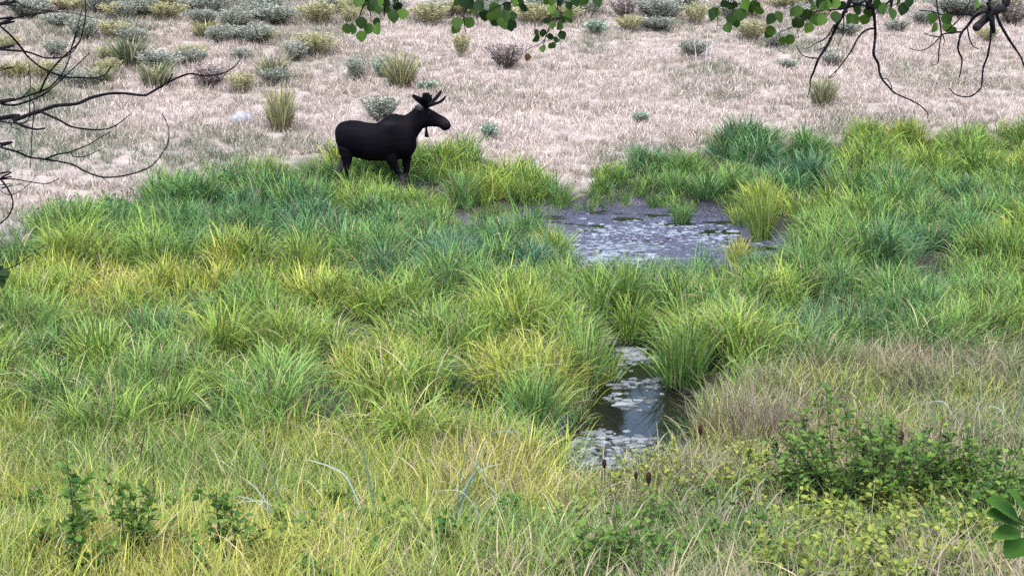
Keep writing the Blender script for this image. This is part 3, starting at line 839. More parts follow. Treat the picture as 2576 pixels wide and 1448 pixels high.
# ------------------------------------------------------------------ hillside shrubs
def shrub_mesh(seed, nst, spread, leaf, per, mode, droop=.3, upright=.5):
    """returns stems mesh data and foliage soup for a shrub about 1 m high, 1 m wide"""
    g = random.Random(seed)
    st, fo = Soup(), Soup()
    for i in range(nst):
        a = g.uniform(0, 6.283); q = g.random() ** .6
        top = Vector((spread * q * math.cos(a), spread * q * math.sin(a), (1 - .45 * q * q * (1 - upright)) * g.uniform(.72, 1.0)))
        b = Vector((.10 * math.cos(a) * q, .10 * math.sin(a) * q, -.02))
        mid = b.lerp(top, .5) + Vector((g.gauss(0, .04), g.gauss(0, .04), droop * .12))
        pts = spline([b, mid, top], 3)
        v, f = tube(pts, .010, .003, 3)
        st.add(v, f)
        sc_ = g.random()
        for k in range(per):
            t = g.uniform(.25, 1.0) if mode != 'grass' else g.uniform(.5, 1)
            i0 = min(int(t * (len(pts) - 1)), len(pts) - 2)
            p = pts[i0] + (pts[i0 + 1] - pts[i0]) * (t * (len(pts) - 1) - i0)
            d = Vector((g.gauss(0, 1) + math.cos(a) * .8, g.gauss(0, 1) + math.sin(a) * .8, g.gauss(.9, .6))).normalized()
            l = leaf * g.uniform(.6, 1.3)
            s = d.cross(Vector((g.gauss(0, 1), g.gauss(0, 1), g.gauss(0, 1)))).normalized() * l * (.22 if mode == 'narrow' else .34)
            p = Vector(p) + Vector((g.gauss(0, .02), g.gauss(0, .02), g.gauss(0, .015)))
            c = min(1, max(0, .3 + .5 * (sc_ - .5) + .35 * t * g.random() + g.gauss(0, .15)))
            fo.add([p, p + d * l * .5 + s, p + d * l, p + d * l * .5 - s], [(0, 1, 2, 3)], (c, t, 0))
    return st, fo
SH = {}
for kind, (mat, sm, leaf, per, mode, up) in {
        'sage': (M_SAGE, M_TWIG, .075, 34, 'narrow', .45), 'rabbit': (M_RABBIT, M_STRAWSTEM, .075, 34, 'narrow', .6),
        'dead': (M_DEADBUSH, M_TWIG, .085, 12, 'narrow', .7), 'teal': (M_TEAL, M_STRAWSTEM, .13, 16, 'wide', .4)}.items():
    SH[kind] = []
    for s in range(3):
        st, fo = shrub_mesh(1000 + s + len(kind) * 17, 70, .48, leaf, per, mode, upright=up)
        SH[kind].append((st.mesh('stems', sm), fo.mesh('foliage', mat)))
BUN = []
M_BUNCH = blade_mat('bunchgrass', [(0, (.12, .17, .09)), (.4, (.25, .29, .13)), (.75, (.46, .43, .17)), (1, (.60, .50, .26))], (.62, .52, .38), .8)
M_BUNCHBASE = blade_mat('bunchgrass_base', [(0, (.10, .06, .045)), (1, (.28, .19, .14))], (.34, .25, .18), .8)
for i in range(4):
    v, f, c = blades(300, .22, 1.25, .6, .6 + .3 * i, .03, 5, 700 + i, .85, .5)
    v2, f2, c2 = blades(110, .30, .5, .8, .8, .018, 3, 750 + i, .85, .5)
    BUN.append((mesh('dead_base', v2, f2, M_BUNCHBASE, False, c2), mesh('blades', v, f, M_BUNCH, False, c)))

def put_shrub(kind, px, py, w, h, label, tint=.5, group=None, cat='shrub', name=None):
    p = gnd(px, py)
    e = empty(name or {'sage': 'sagebrush', 'rabbit': 'rabbitbrush', 'dead': 'dead_bush', 'teal': 'herb_plant', 'bunch': 'bunchgrass'}[kind], p)
    m = pxm(p.y)
    a, b = random.choice(BUN if kind == 'bunch' else SH[kind])
    rz = random.uniform(0, 6.28)
    for nm, me in (('stems' if kind != 'bunch' else 'dead_base', a), ('foliage' if kind != 'bunch' else 'blades', b)):
        o = ob(nm, me, e)
        o.scale = (w * m, w * m, h * m); o.rotation_euler = (0, 0, rz); o['tint'] = tint
        if nm in ('foliage', 'blades'): o['kind'] = 'stuff'
    tag(e, label, 'grass clump' if kind == 'bunch' else cat, group)
    return e

NAMED = [
 ('bunch', 708, 330, 95, 115, 'tall yellow green bunchgrass between the moose and the pale rock', .55),
 ('sage', 958, 305, 115, 70, 'grey green sagebrush directly behind the back of the moose', .4),
 ('sage', 895, 205, 66, 66, 'upright pale sagebrush up the slope from the moose', .4),
 ('bunch', 1008, 218, 110, 85, 'drooping bunchgrass with long dead straw blades above the moose', .5),
 ('teal', 962, 195, 48, 52, 'small blue green herb tucked against the drooping bunchgrass', .4),
 ('dead', 1272, 172, 112, 66, 'lone grey brown dead bush on the open straw hillside', .4),
 ('teal', 1078, 230, 56, 28, 'low bright teal herb just above the antlers of the moose', .4),
 ('teal', 1232, 352, 56, 44, 'pale teal herb in front of the muzzle of the moose', .4),
 ('bunch', 2070, 268, 80, 80, 'lone olive bunchgrass under the dangling bare twigs on the straw slope', .45),
 ('rabbit', 1160, 142, 56, 60, 'pale yellow rabbitbrush below the hanging aspen leaves', .5),
 ('bunch', 690, 204, 95, 70, 'rounded green bunchgrass with a brown base uphill from the tall yellow one', .35),
 ('bunch', 392, 222, 105, 68, 'green bunchgrass behind the spur on the long bare branch', .3),
 ('bunch', 325, 165, 120, 72, 'dark green bunchgrass with a red brown base high behind the bare twigs', .15),
 ('rabbit', 795, 140, 130, 58, 'olive rabbitbrush with a brown flank on the middle of the slope', .4),
 ('rabbit', 800, 62, 120, 60, 'bright yellow green rabbitbrush in the upper shrub belt', .6),
 ('sage', 210, 102, 95, 62, 'dark green sagebrush seen through the upright bare twigs', .1),
 ('dead', 530, 222, 120, 62, 'clump of red brown dead brush beside the tip of the long bare branch', .4),
 ('rabbit', 1752, 62, 74, 58, 'bright yellow rabbitbrush standing alone in the upper shrub belt', .6),
 ('dead', 1570, 48, 84, 52, 'purplish dead bush in the upper shrub belt', .3),
 ('sage', 2405, 42, 160, 56, 'blue grey sagebrush behind the thick broken limb', .3),
 ('dead', 2545, 64, 100, 66, 'dark dead bush at the top of the slope beside the thick broken limb', .3),
 ('teal', 1612, 306, 46, 26, 'little bright green weed alone on the straw slope', .3),
 ('teal', 1500, 88, 66, 38, 'pale blue green herb below the upper shrub belt', .5),
 ('sage', 1742, 145, 95, 50, 'olive sagebrush beside the bleached white stalks', .3),
]
for (k, px, py, w, h, lb, tn) in NAMED:
    put_shrub(k, px, py, w, h, lb, tn)
BELT = [('sage', 60, 42, 120, 48), ('rabbit', 300, 48, 110, 44), ('rabbit', 420, 50, 110, 44), ('sage', 560, 112, 95, 52), ('sage', 645, 112, 110, 54), ('sage', 600, 76, 120, 58),
        ('sage', 700, 64, 110, 52), ('sage', 670, 34, 120, 44), ('rabbit', 882, 64, 66, 48), ('sage', 742, 152, 80, 52), ('bunch', 520, 96, 90, 44), ('sage', 400, 182, 130, 60),
        ('rabbit', 262, 158, 56, 42), ('sage', 142, 145, 76, 48), ('rabbit', 20, 128, 66, 42), ('bunch', 40, 200, 90, 54), ('sage', 170, 210, 70, 42), ('rabbit', 604, 234, 80, 54),
        ('rabbit', 1080, 62, 110, 56), ('rabbit', 1340, 62, 120, 56), ('rabbit', 1420, 58, 110, 48), ('rabbit', 1582, 80, 80, 44), ('sage', 1655, 76, 120, 36), ('sage', 1640, 38, 120, 44),
        ('rabbit', 1892, 104, 90, 56), ('sage', 1950, 122, 70, 46), ('sage', 2092, 165, 66, 34), ('sage', 2255, 80, 70, 32), ('rabbit', 2482, 104, 66, 36), ('sage', 2330, 66, 90, 44),
        ('sage', 2200, 42, 90, 44), ('sage', 1980, 176, 66, 28), ('sage', 980, 40, 110, 44), ('sage', 1240, 44, 110, 42), ('sage', 1480, 40, 100, 40), ('rabbit', 2050, 60, 90, 42),
        ('sage', 1850, 44, 110, 42), ('sage', 150, 70, 100, 40), ('rabbit', 180, 30, 120, 36), ('sage', 500, 30, 120, 36), ('sage', 2130, 90, 80, 36), ('bunch', 250, 210, 80, 44), ('sage', 480, 165, 90, 44), ('sage', 330, 108, 90, 40), ('bunch', 110, 250, 80, 44), ('sage', 850, 30, 110, 40), ('rabbit', 1160, 40, 110, 44), ('sage', 1720, 24, 110, 36), ('rabbit', 1980, 24, 110, 36), ('rabbit', 420, 20, 120, 36), ('sage', 2480, 30, 100, 40)]
LBL = {'sage': ('grey green sagebrush among the crowded shrubs high on the slope', 'sagebrush in the upper shrub belt'),
       'rabbit': ('yellow green rabbitbrush among the crowded shrubs high on the slope', 'rabbitbrush in the upper shrub belt'),
       'bunch': ('green bunchgrass among the crowded shrubs behind the bare branches', 'bunchgrass behind the bare branches')}
_g = random.Random(31)
for _i in range(34):
    BELT.append((_g.choice(['sage', 'sage', 'rabbit', 'sage']), _g.uniform(0, 2576), _g.uniform(2, 62), _g.uniform(70, 125), _g.uniform(36, 60)))
for _i in range(10):
    BELT.append((_g.choice(['sage', 'rabbit', 'sage']), _g.uniform(0, 720), _g.uniform(60, 235), _g.uniform(60, 100), _g.uniform(34, 50)))
for (k, px, py, w, h) in BELT:
    if k == 'bunch': lb, gr = LBL[k]
    else:
        kn = {'sage': 'grey green sagebrush', 'rabbit': 'yellow green rabbitbrush'}[k]
        if py > 68 and px < 760: zn = 'on the lower slope behind the bare branches'
        elif px < 480: zn = 'high on the slope seen through the bare branches'
        elif px < 850: zn = 'high on the slope between the bare branches and the aspen leaves'
        elif px < 1480: zn = 'high on the slope behind the hanging aspen leaves'
        elif px < 1790: zn = 'high on the slope between the two bunches of aspen leaves'
        elif px < 2300: zn = 'high on the slope behind the leafy aspen twigs'
        else: zn = 'high on the slope behind the thick broken limb'
        lb, gr = kn + ' ' + zn, kn + ' ' + zn
    put_shrub(k, px, py, w, h, lb, random.uniform(.2, .6), gr)

# pale rock
p = gnd(610, 308)
bm = bmesh.new(); bmesh.ops.create_icosphere(bm, subdivisions=4, radius=1)
g_ = random.Random(3)
for v in bm.verts:
    c = v.co
    k = 1 + .22 * (float(fbm(c.x * 1.7 + c.z, c.y * 1.7 - c.z * .6, 5, 3)) - .5)
    v.co = Vector((c.x * .30 * k, c.y * .24 * k, max(c.z, -.4) * .22 * k))
me = bpy.data.meshes.new('rock'); bm.to_mesh(me); bm.free(); me.materials.append(M_ROCK)
me.polygons.foreach_set('use_smooth', [True] * len(me.polygons))
rock = ob('rock', me); rock.location = p + Vector((0, 0, .03))
tag(rock, 'pale rounded rock half buried in the straw grass', 'rock')

# weathered post
p = gnd(522, 14)
v, f = tube([(0, 0, -.1), (0.01, 0, .5), (0, .01, 1.1)], .055, .05, 8, .06)
post = ob('post', mesh('post', v, f, M_POST, True)); post.location = p
tag(post, 'weathered blue grey post standing at the top of the slope', 'post')

# bleached stalks
p = gnd(1775, 158)
for i, (dx, h) in enumerate([(-.28, .75), (0, 1.05), (.10, .8)]):
    lean = [-.10, .05, .12][i]
    v, f = tube(spline([(0, 0, -.05), (lean * .4, 0, h * .5), (lean, .03, h)], 4), .015, .006, 5)
    s = ob('dead_stalk', mesh('dead_stalk', v, f, M_PALE)); s.location = (p.x + dx, p.y, float(G(p.x + dx, p.y)))
    tag(s, 'bleached white dead stalk rising from the straw slope', 'stalk', 'bleached stalks')

# ------------------------------------------------------------------ floating mats on the water
def mats(name, spots, mat, label):
    S = Soup(); g = random.Random(9)
    for (px, py, w, h, n) in spots:
        for _ in range(int(n * 4.2)):
            q = flat(px + g.gauss(0, w * .62), py + g.gauss(0, h * .85))
            if min(float(sdf(q[0], q[1], CREEK)), float(sdf(q[0], q[1], POND))) > -.04: continue
            r = g.uniform(.006, .024) * (1 + 1.0 * (g.random() < .16))
            m = 18; ph = g.uniform(0, 6.28); pts = []
            for k in range(m):
                t = 2 * math.pi * k / m
                rad = r * (.30 + 1.15 * float(vnoise(math.cos(t) * 2.6 + q[0] * 7, math.sin(t) * 2.6 + q[1] * 7, 3)) + .35 * g.random())
                pts.append((q[0] + rad * 2.1 * math.cos(t), q[1] + rad * 1.7 * math.sin(t)))
            z0 = max(WATER_Z, float(G(q[0], q[1]))) + .003
            zz = z0 + g.uniform(.002, .008)
            c = g.random()
            V = [(x, y, z0 - .006) for x, y in pts] + [(q[0] + (x - q[0]) * .9, q[1] + (y - q[1]) * .9, zz) for x, y in pts] + [(q[0], q[1], zz + .004)]
            F = [(k, (k + 1) % m, m + (k + 1) % m, m + k) for k in range(m)] + [(m + k, m + (k + 1) % m, 2 * m) for k in range(m)]
            S.add(V, F, (c, 0, 0))
    o = ob(name, S.mesh(name, mat))
    tag(o, label, 'pond scum', kind='stuff')
M_SCUM = leaf_mat('pond_scum', (.045, .055, .045), (.30, .32, .34), .05, .4)
mats('floating_scum', [(1480, 1110, 130, 30, 26), (1530, 1135, 110, 30, 24), (1420, 1125, 90, 14, 14), (1560, 940, 40, 12, 6), (1575, 985, 40, 10, 8), (1545, 905, 30, 8, 6), (1600, 985, 40, 8, 5), (1600, 1085, 60, 14, 12), (1590, 870, 60, 14, 24), (1650, 940, 30, 10, 8), (1500, 1070, 60, 12, 10)],
     M_SCUM, 'pale grey scum and dead leaves floating on the creek')
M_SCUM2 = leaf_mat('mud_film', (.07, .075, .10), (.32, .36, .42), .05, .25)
mats('pond_algae', [(1560, 600, 150, 26, 90), (1500, 620, 80, 14, 46), (1680, 570, 150, 12, 44), (1620, 560, 160, 20, 60), (1780, 590, 60, 12, 24), (1560, 640, 110, 8, 30)],
     M_SCUM2, 'pale green algae drying on the mud of the pond')

# ------------------------------------------------------------------ bare branches and the aspen
BR_CURVES = {}
def branch(name, pts, conv, Y0, r0px, r1px, mat, parent, head=None, drift=0.0, sides=6, store=None, tail=None):
    P3 = []
    n = len(pts)
    for i, p in enumerate(pts):
        x, y = conv(p)
        Yi = Y0 + drift * (i / max(n - 1, 1)) + .02 * math.sin(i * 1.7 + Y0 * 9)
        P3.append(at(x, y, Yi))
    if head is not None: P3 = [Vector(h) for h in head] + P3
    sp_ = spline([tuple(q) for q in P3], 5)
    v, f = tube(sp_, 1.2 * r0px * pxm(Y0), 1.2 * r1px * pxm(Y0), sides, .22)
    o = ob(name, mesh(name, v, f, mat, True), parent)
    if store is not None: store.append((o, sp_))
    return o
Z2 = lambda p: (p[0] / 4, p[1] / 4)
Z6 = lambda p: (p[0] * .3334, 362 + p[1] * .3334)
Z3 = lambda p: (644 + p[0] / 4, p[1] / 4)
Z4 = lambda p: (1288 + p[0] / 4, p[1] / 4)
Z5 = lambda p: (1932 + p[0] / 4, p[1] / 4)

YL = 3.7
dead = empty('bare_tree', (0, 0, 0))
tb = Vector((-2.75, 3.7, float(G(-2.75, 3.7)) - .1))
v, f = tube(spline([tb, tb + Vector((.05, 0, 1.0)), tb + Vector((-.05, .05, 2.2)), tb + Vector((.1, 0, 3.4))], 6), .075, .03, 10, .08)
ob('trunk', mesh('trunk', v, f, M_BARK, True), dead)
tag(dead, 'leafless tree whose thin dark branches reach over the slope and marsh', 'tree')
def trunk_head(first, conv, Y0):
    q = at(*conv(first), Y0)
    z = q.z - .12
    return [(-2.72, 3.7, z - .15), (-2.3, 3.7, z - .02)]
LEFT = [  # points, map, r0, r1, children
 ([(-60, 1200), (150, 1203), (300, 1150), (400, 1120), (560, 1065), (770, 1045), (900, 990), (1080, 945), (1250, 940), (1440, 960), (1520, 930), (1700, 825), (1900, 745), (2060, 765), (2220, 745), (2350, 680), (2420, 600)], Z2, 5.0, 1.1,
  [([(1690, 830), (1712, 790), (1735, 745)], 2, 1.5), ([(400, 1120), (600, 1210), (720, 1275), (930, 1305), (1090, 1295), (1200, 1240), (1310, 1150)], 2.6, .9), ([(130, 1205), (200, 1255), (350, 1300), (450, 1290)], 3, 2),
   ([(-60, 1210), (140, 1240), (260, 1230), (300, 1160)], 2, 1.2), ([(110, 1240), (120, 1280), (180, 1300)], 1.4, .8), ([(250, 1225), (320, 1210)], .8, .5)]),
 ([(-60, 1035), (0, 1025), (130, 1010), (220, 985), (380, 930), (500, 880), (620, 750), (690, 610), (720, 480), (780, 280), (825, 85)], Z2, 3.0, .9,
  [([(400, 935), (480, 760), (600, 610), (720, 500), (800, 420), (835, 300), (862, 150), (850, -60)], 2.2, 1.2), ([(230, 975), (270, 935), (300, 900)], 1.5, .8), ([(725, 470), (760, 380), (790, 300), (820, 240)], 1.6, .7)]),
 ([(-60, 1030), (0, 1045), (130, 1060), (250, 1030), (370, 985), (470, 930), (620, 800), (780, 650), (900, 535)], Z2, 3.4, .9,
  [([(300, 1010), (340, 1040), (340, 1150), (325, 1300), (318, 1450), (312, 1560), (305, 1690)], 1.5, .7), ([(298, 1150), (300, 1000), (305, 800), (290, 625)], 1.3, .7)]),
 ([(-60, 495), (0, 500), (250, 520), (370, 555), (460, 585), (610, 580), (700, 545), (770, 470), (830, 350)], Z2, 2.8, 1.2, []),
 ([(-60, 200), (0, 260), (120, 370), (220, 490), (280, 570), (400, 670), (540, 740), (690, 780), (830, 780), (970, 785), (1050, 755), (1100, 700), (1112, 670)], Z2, 2.6, 1.4, []),
 ([(-60, 260), (0, 235), (100, 195), (300, 150), (470, 125), (620, 122), (760, 140), (930, 180)], Z2, 2.2, .8, [([(80, 200), (50, 270), (0, 330)], 1.3, .6)]),
 ([(-60, 60), (0, 40), (60, 15), (140, -40)], Z2, 3.0, 2, [([(10, 35), (80, 50), (165, 65)], 2.6, 1.6)]),
 ([(-80, -80), (130, 0), (200, 40), (280, 80), (420, 105), (540, 108), (650, 90)], Z2, 1.8, .8, []),
 ([(-60, 720), (0, 690), (70, 650)], Z2, 1.2, .7, []),
 ([(-60, 10), (0, 25), (130, 60), (220, 100), (330, 115), (530, 150), (640, 205), (770, 250), (930, 240), (1100, 190), (1180, 130), (1230, 60), (1265, 0), (1275, -90), (1258, -160), (1222, -228)], Z6, 2.8, .8,
  [([(340, 115), (430, 80), (530, 60), (680, 0), (750, -45), (832, -90)], 2.0, .8), ([(530, 62), (560, 95), (640, 95), (720, 60), (775, 35)], 1.4, .7), ([(770, 250), (800, 275), (822, 300)], 1.0, .6), ([(130, 55), (185, 45)], 1.0, .6)]),
 ([(-60, 272), (0, 268), (100, 265), (220, 285), (340, 300), (400, 285), (445, 260)], Z6, 1.8, .9, [([(325, 300), (333, 325)], .8, .5)]),
 ([(-60, 320), (0, 350), (50, 380), (100, 378), (170, 345), (240, 280), (270, 240)], Z6, 1.2, .6, []),
 ([(-60, 230), (0, 265), (60, 340), (95, 420), (90, 490), (50, 560), (0, 600), (-60, 640)], Z6, 2.0, 1.4, [([(-40, 335), (80, 320), (165, 300)], 1.1, .5)]),
]
for (pts, cv, r0, r1, ch) in LEFT:
    b = branch('branch', pts, cv, YL, r0, r1, M_BARK, dead, trunk_head(pts[0], cv, YL), drift=.15)
    n = len(pts)
    for (cp_, c0, c1) in ch:
        # same depth as the parent where they meet
        k = int(np.argmin([math.hypot(cp_[0][0] - q[0], cp_[0][1] - q[1]) for q in pts]))
        Yk = YL + .15 * k / (n - 1) + .02 * math.sin(k * 1.7 + YL * 9)
        branch('twig', cp_, cv, Yk - .02 * math.sin(Yk * 9), c0, c1, M_BARK, b, sides=5)

def leaf_geo(base, tip, width, nrm_hint, cup=.18):
    """round pointed aspen leaf between two points, with a crease"""
    ax = tip - base; l = ax.length; ax.normalize()
    side = ax.cross(nrm_hint); side = side.normalized() if side.length > 1e-4 else Vector((1, 0, 0)); nr = side.cross(ax)
    rows = [(0, .0), (.06, .40), (.2, .80), (.38, 1.0), (.56, .95), (.74, .70), (.88, .36), (1, 0)]
    v, f = [], []
    for t, w in rows:
        c = base + ax * (l * t)
        for q in (-1, -.5, 0, .5, 1):
            v.append(c + side * (q * w * width / 2) + nr * (cup * width * (abs(q) ** 1.5) * w * .5 - .12 * l * t * t))
    for i in range(len(rows) - 1):
        for k in range(4):
            f.append((i * 5 + k, i * 5 + k + 1, i * 5 + k + 6, i * 5 + k + 5))
    return v, f

YR = 5.2
aspen = empty('aspen_tree', (0, 0, 0))
tag(aspen, 'aspen tree whose leafy and half bare branches hang over the view', 'tree')
ab = Vector((3.5, 5.7, float(G(3.5, 5.7)) - .1))
v, f = tube(spline([ab, ab + Vector((-.05, .05, 1.5)), ab + Vector((.05, 0, 3.2)), ab + Vector((0, .1, 5.2)), ab + Vector((.1, 0, 7))], 6), .13, .05, 12, .06)
ob('trunk', mesh('trunk', v, f, M_BARK2, True), aspen)
limb_pts = spline([(3.5, 5.72, 4.35), (2.6, 5.35, 4.62), (1.6, YR, 4.66), (.5, YR, 4.56), (-.4, YR, 4.44), (-1.0, YR, 4.3)], 6)
v, f = tube(limb_pts, .045, .012, 8, .1)
limb = ob('limb', mesh('limb', v, f, M_BARK2, True), aspen)
def limb_at(x):
    i = int(np.argmin(np.abs(limb_pts[:, 0] - x)))
    return Vector(limb_pts[i])
CUR = []
RIGHT = [
 ([(850, -60), (770, 120), (700, 240), (650, 350), (590, 470), (510, 590), (460, 720), (425, 810), (425, 880), (395, 985)], Z5, 5.0, .9,
  [([(510, 590), (420, 580), (340, 550), (285, 460)], 1.6, .8), ([(665, 250), (620, 340), (560, 400), (470, 440), (420, 480), (360, 490)], 1.7, .7), ([(592, 465), (540, 490), (480, 515)], 1.3, .6),
   ([(700, 285), (770, 310), (870, 260)], 1.3, .7), ([(762, 130), (762, 240), (750, 350), (700, 470)], 1.3, .6)]),
 ([(1040, -60), (1045, 50), (1070, 180), (1080, 350), (1070, 450), (1065, 555), (1110, 640), (1120, 720), (1150, 800), (1220, 880), (1280, 940), (1440, 1010), (1540, 1070), (1610, 1145), (1600, 1190)], Z5, 4.0, .8,
  [([(1065, 285), (980, 310), (910, 380), (850, 490), (770, 610), (690, 710), (610, 785)], 2.2, 1.0), ([(1150, 790), (1200, 800), (1240, 860), (1245, 900)], 1.2, .8), ([(690, 712), (670, 760), (612, 787)], .9, .6)]),
 ([(1060, -50), (980, 10), (860, 60), (700, 95), (560, 105), (430, 130)], Z5, 3.2, 1.4, [([(640, 100), (590, 170), (560, 210)], 1.2, .7), ([(430, 130), (380, 190), (300, 300), (310, 380)], 1.3, .7), ([(300, 250), (180, 300), (120, 330), (110, 400)], 1.2, .7), ([(560, 105), (450, 40), (380, -20)], 1.6, 1)]),
 ([(1260, -60), (1230, 5), (1150, 65), (1060, 80), (900, 40), (800, 20)], Z5, 2.6, 1.4, [([(1150, 65), (1240, 60), (1330, 30)], 1.2, .7), ([(1240, 0), (1340, -10), (1440, -20)], 1.4, .8)]),
 ([(2420, -70), (2330, 80), (2250, 130), (2180, 200), (2085, 290)], Z5, 9.0, 8.0, [([(2230, 125), (2255, 220), (2268, 330)], 6.5, 5.0), ([(2238, 130), (2225, 60), (2240, -60)], 4, 3), ([(2215, 60), (2200, 30)], 2.5, 2)]),
 ([(2260, 110), (2150, 130), (2080, 170), (2010, 260), (1950, 330), (1920, 420), (1915, 510), (1950, 590), (1945, 680), (1925, 780)], Z5, 3.8, 1.2,
  [([(2080, 168), (1980, 140), (1860, 150), (1740, 145), (1640, 115), (1520, 105)], 2.0, .9), ([(1950, 322), (1850, 330), (1760, 345), (1730, 370), (1640, 360), (1570, 335)], 2.0, .8), ([(2005, 270), (2030, 400), (2070, 470), (2120, 495)], 1.5, .8),
   ([(1740, 360), (1680, 430), (1600, 490), (1520, 510), (1420, 485)], 1.4, .7), ([(1740, 365), (1720, 500), (1715, 610), (1690, 650), (1650, 660)], 1.4, .8), ([(1760, 350), (1775, 420), (1755, 465)], 1.1, .6),
   ([(1745, 360), (1730, 220), (1710, 120), (1690, -50)], 2.0, 1.4), ([(1790, 320), (1900, 220), (1980, 120), (2050, -30)], 1.5, 1.2), ([(1770, 150), (1790, 70), (1840, -40)], 1.0, .8)]),
 ([(2245, 180), (2240, 380), (2210, 560), (2165, 690), (2150, 860), (2110, 920), (2040, 970), (1940, 970), (1870, 940), (1825, 890)], Z5, 2.4, 1.0, []),
 ([(2285, 110), (2340, 250), (2420, 390), (2480, 480), (2540, 570), (2590, 690), (2660, 820)], Z5, 3.2, 1.4, []),
 ([(1180, -80), (1110, 0), (1060, 110), (1030, 210)], Z3, 1.8, .9, [([(1100, 15), (1150, 130), (1155, 220)], 1.1, .6)]),
 ([(1340, -90), (1310, 0), (1290, 110), (1290, 160)], Z3, 1.6, .8, [([(1300, 40), (1380, 60), (1420, 100)], 1.1, .6)]),
 ([(2115, -90), (2115, 60), (2090, 170), (2110, 320)], Z3, 1.2, .7, [([(2112, 90), (2170, 60), (2230, 50)], .9, .6)]),
 ([(2600, -60), (2530, 20), (2400, 80), (2330, 140)], Z3, 1.5, .8, [([(2500, 40), (2490, 130), (2470, 200)], 1.0, .6)]),
 ([(500, -90), (470, -10), (450, 110), (400, 220), (350, 340), (310, 470)], Z4, 1.8, .9, [([(350, 360), (290, 440), (150, 500), (145, 560)], .9, .5), ([(430, 170), (500, 130), (560, 110)], 1.1, .6), ([(440, 130), (490, 250), (480, 380), (490, 460)], 1.0, .5), ([(350, 345), (280, 320), (240, 300)], .8, .5)]),
 ([(2200, -90), (2230, -10), (2220, 100), (2190, 200)], Z4, 1.6, .8, [([(2225, 30), (2110, 60), (2050, 100)], 1.1, .6), ([(2225, 40), (2350, 50), (2440, 70)], 1.1, .6), ([(2050, 100), (2070, 200), (2060, 300)], .9, .5)]),
]
roots_on = {5: None}
for bi, (pts, cv, r0, r1, ch) in enumerate(RIGHT):
    q0 = at(*cv(pts[0]), YR)
    Y0 = YR
    head = None
    if q0.z > 3.99 or pts[0][1] < 0:
        hp = limb_at(q0.x + .12)
        head = [tuple(hp)]
    n = len(pts)
    b = branch('branch', pts, cv, Y0, r0, r1, M_BARK2 if r0 > 8 else M_BARK, aspen, head, drift=.0, store=CUR)
    for (cp_, c0, c1) in ch:
        k = int(np.argmin([math.hypot(cp_[0][0] - q[0], cp_[0][1] - q[1]) for q in pts]))
        branch('twig', cp_, cv, Y0, c0, c1, M_BARK, b, sides=5, store=None)
        CUR.append((b, spline([tuple(at(*cv(q), Y0)) for q in cp_], 5)))
allc = np.concatenate([c for _, c in CUR]); owner = sum([[o] * len(c) for o, c in CUR], [])
LEAVES = ([(Z3, p) for p in [(1030, 20), (1165, 70), (1230, 100), (1240, 20), (1060, 230), (915, 290), (975, 290), (1060, 365), (1135, 290), (1215, 230), (1220, 290), (1380, 165), (1430, 65), (1480, 140), (1440, 30), (1300, 20), (1320, 100), (1400, 5), (1180, 25), (1090, 15),
     (2020, 20), (2090, 20), (2160, 45), (2195, 80), (2245, 60), (2025, 230), (2010, 290), (2120, 230), (2155, 230), (2400, 85), (2300, 160), (2360, 170), (2400, 225), (2440, 160), (2530, 70), (2480, 235), (2520, 160), (2560, 250)]]
  + [(Z4, p) for p in [(30, 30), (120, 80), (80, 30), (10, 160), (20, 250), (350, 20), (400, 20), (400, 90), (480, 20), (430, 140), (350, 210), (575, 60), (570, 140), (580, 200), (510, 200), (480, 260), (225, 270), (250, 340), (245, 390), (310, 335), (385, 370), (505, 355), (440, 400), (400, 460), (310, 490), (410, 250), (640, 0), (720, 0), (860, 10),
     (2030, 130), (2010, 150), (2140, 40), (2220, 60), (2320, 80), (2300, 150), (2200, 190), (2170, 280), (2250, 230), (2350, 40), (2400, 100), (2490, 110), (2440, 60)]]
  + [(Z5, p) for p in [(30, 190), (110, 170), (25, 310), (5, 340), (260, 120), (300, 110), (380, 150), (330, 240), (410, 280), (480, 200), (540, 200), (150, 410), (220, 400), (450, 60), (520, 30), (600, 50), (680, 40), (680, 170), (820, 190), (875, 195), (900, 100), (970, 200), (1010, 130), (1100, 40), (1150, 90), (1250, 135), (1310, 20), (1360, 90), (1420, 30), (1655, 180), (1675, 280), (1800, 190), (1800, 270), (1850, 310), (2100, 30), (280, 230), (600, 10), (740, 60), (560, 60)]])
g_ = random.Random(21)
for i, (cv, p) in enumerate(LEAVES):
    Yl = YR + g_.uniform(-.12, .10)
    c = at(*cv(p), Yl)
    d = np.linalg.norm(allc - np.array(c), axis=1); k = int(np.argmin(d))
    stem = Vector(allc[k]); own = owner[k]
    small = cv is Z4 and p[0] < 600
    L_ = g_.uniform(.036, .049) * (.85 if small else 1.12)
    down = (c - stem); down = down.normalized() if down.length > .01 else Vector((0, 0, -1))
    ax = (down * .5 + Vector((g_.gauss(0, .35), g_.gauss(0, .25), -.9))).normalized()
    nh = Vector((g_.gauss(0, .55), -1, g_.gauss(.1, .55))).normalized()
    b0 = c - ax * (L_ * .5)
    v, f = leaf_geo(b0, c + ax * (L_ * .55), L_ * g_.uniform(.86, 1.05), nh)
    S = Soup(); cc = g_.random() ** 1.1
    S.add([tuple(q) for q in v], f, (cc, 0, 0))
    tv, tf = tube(spline([tuple(stem), tuple((stem + b0) / 2 + Vector((0, 0, -.006))), tuple(b0 + ax * .003)], 3), .0010, .0008, 4)
    S.add(tv, tf, (cc * .5, 0, 0))
    ob('leaf', S.mesh('leaf', M_ASPEN, True), own)
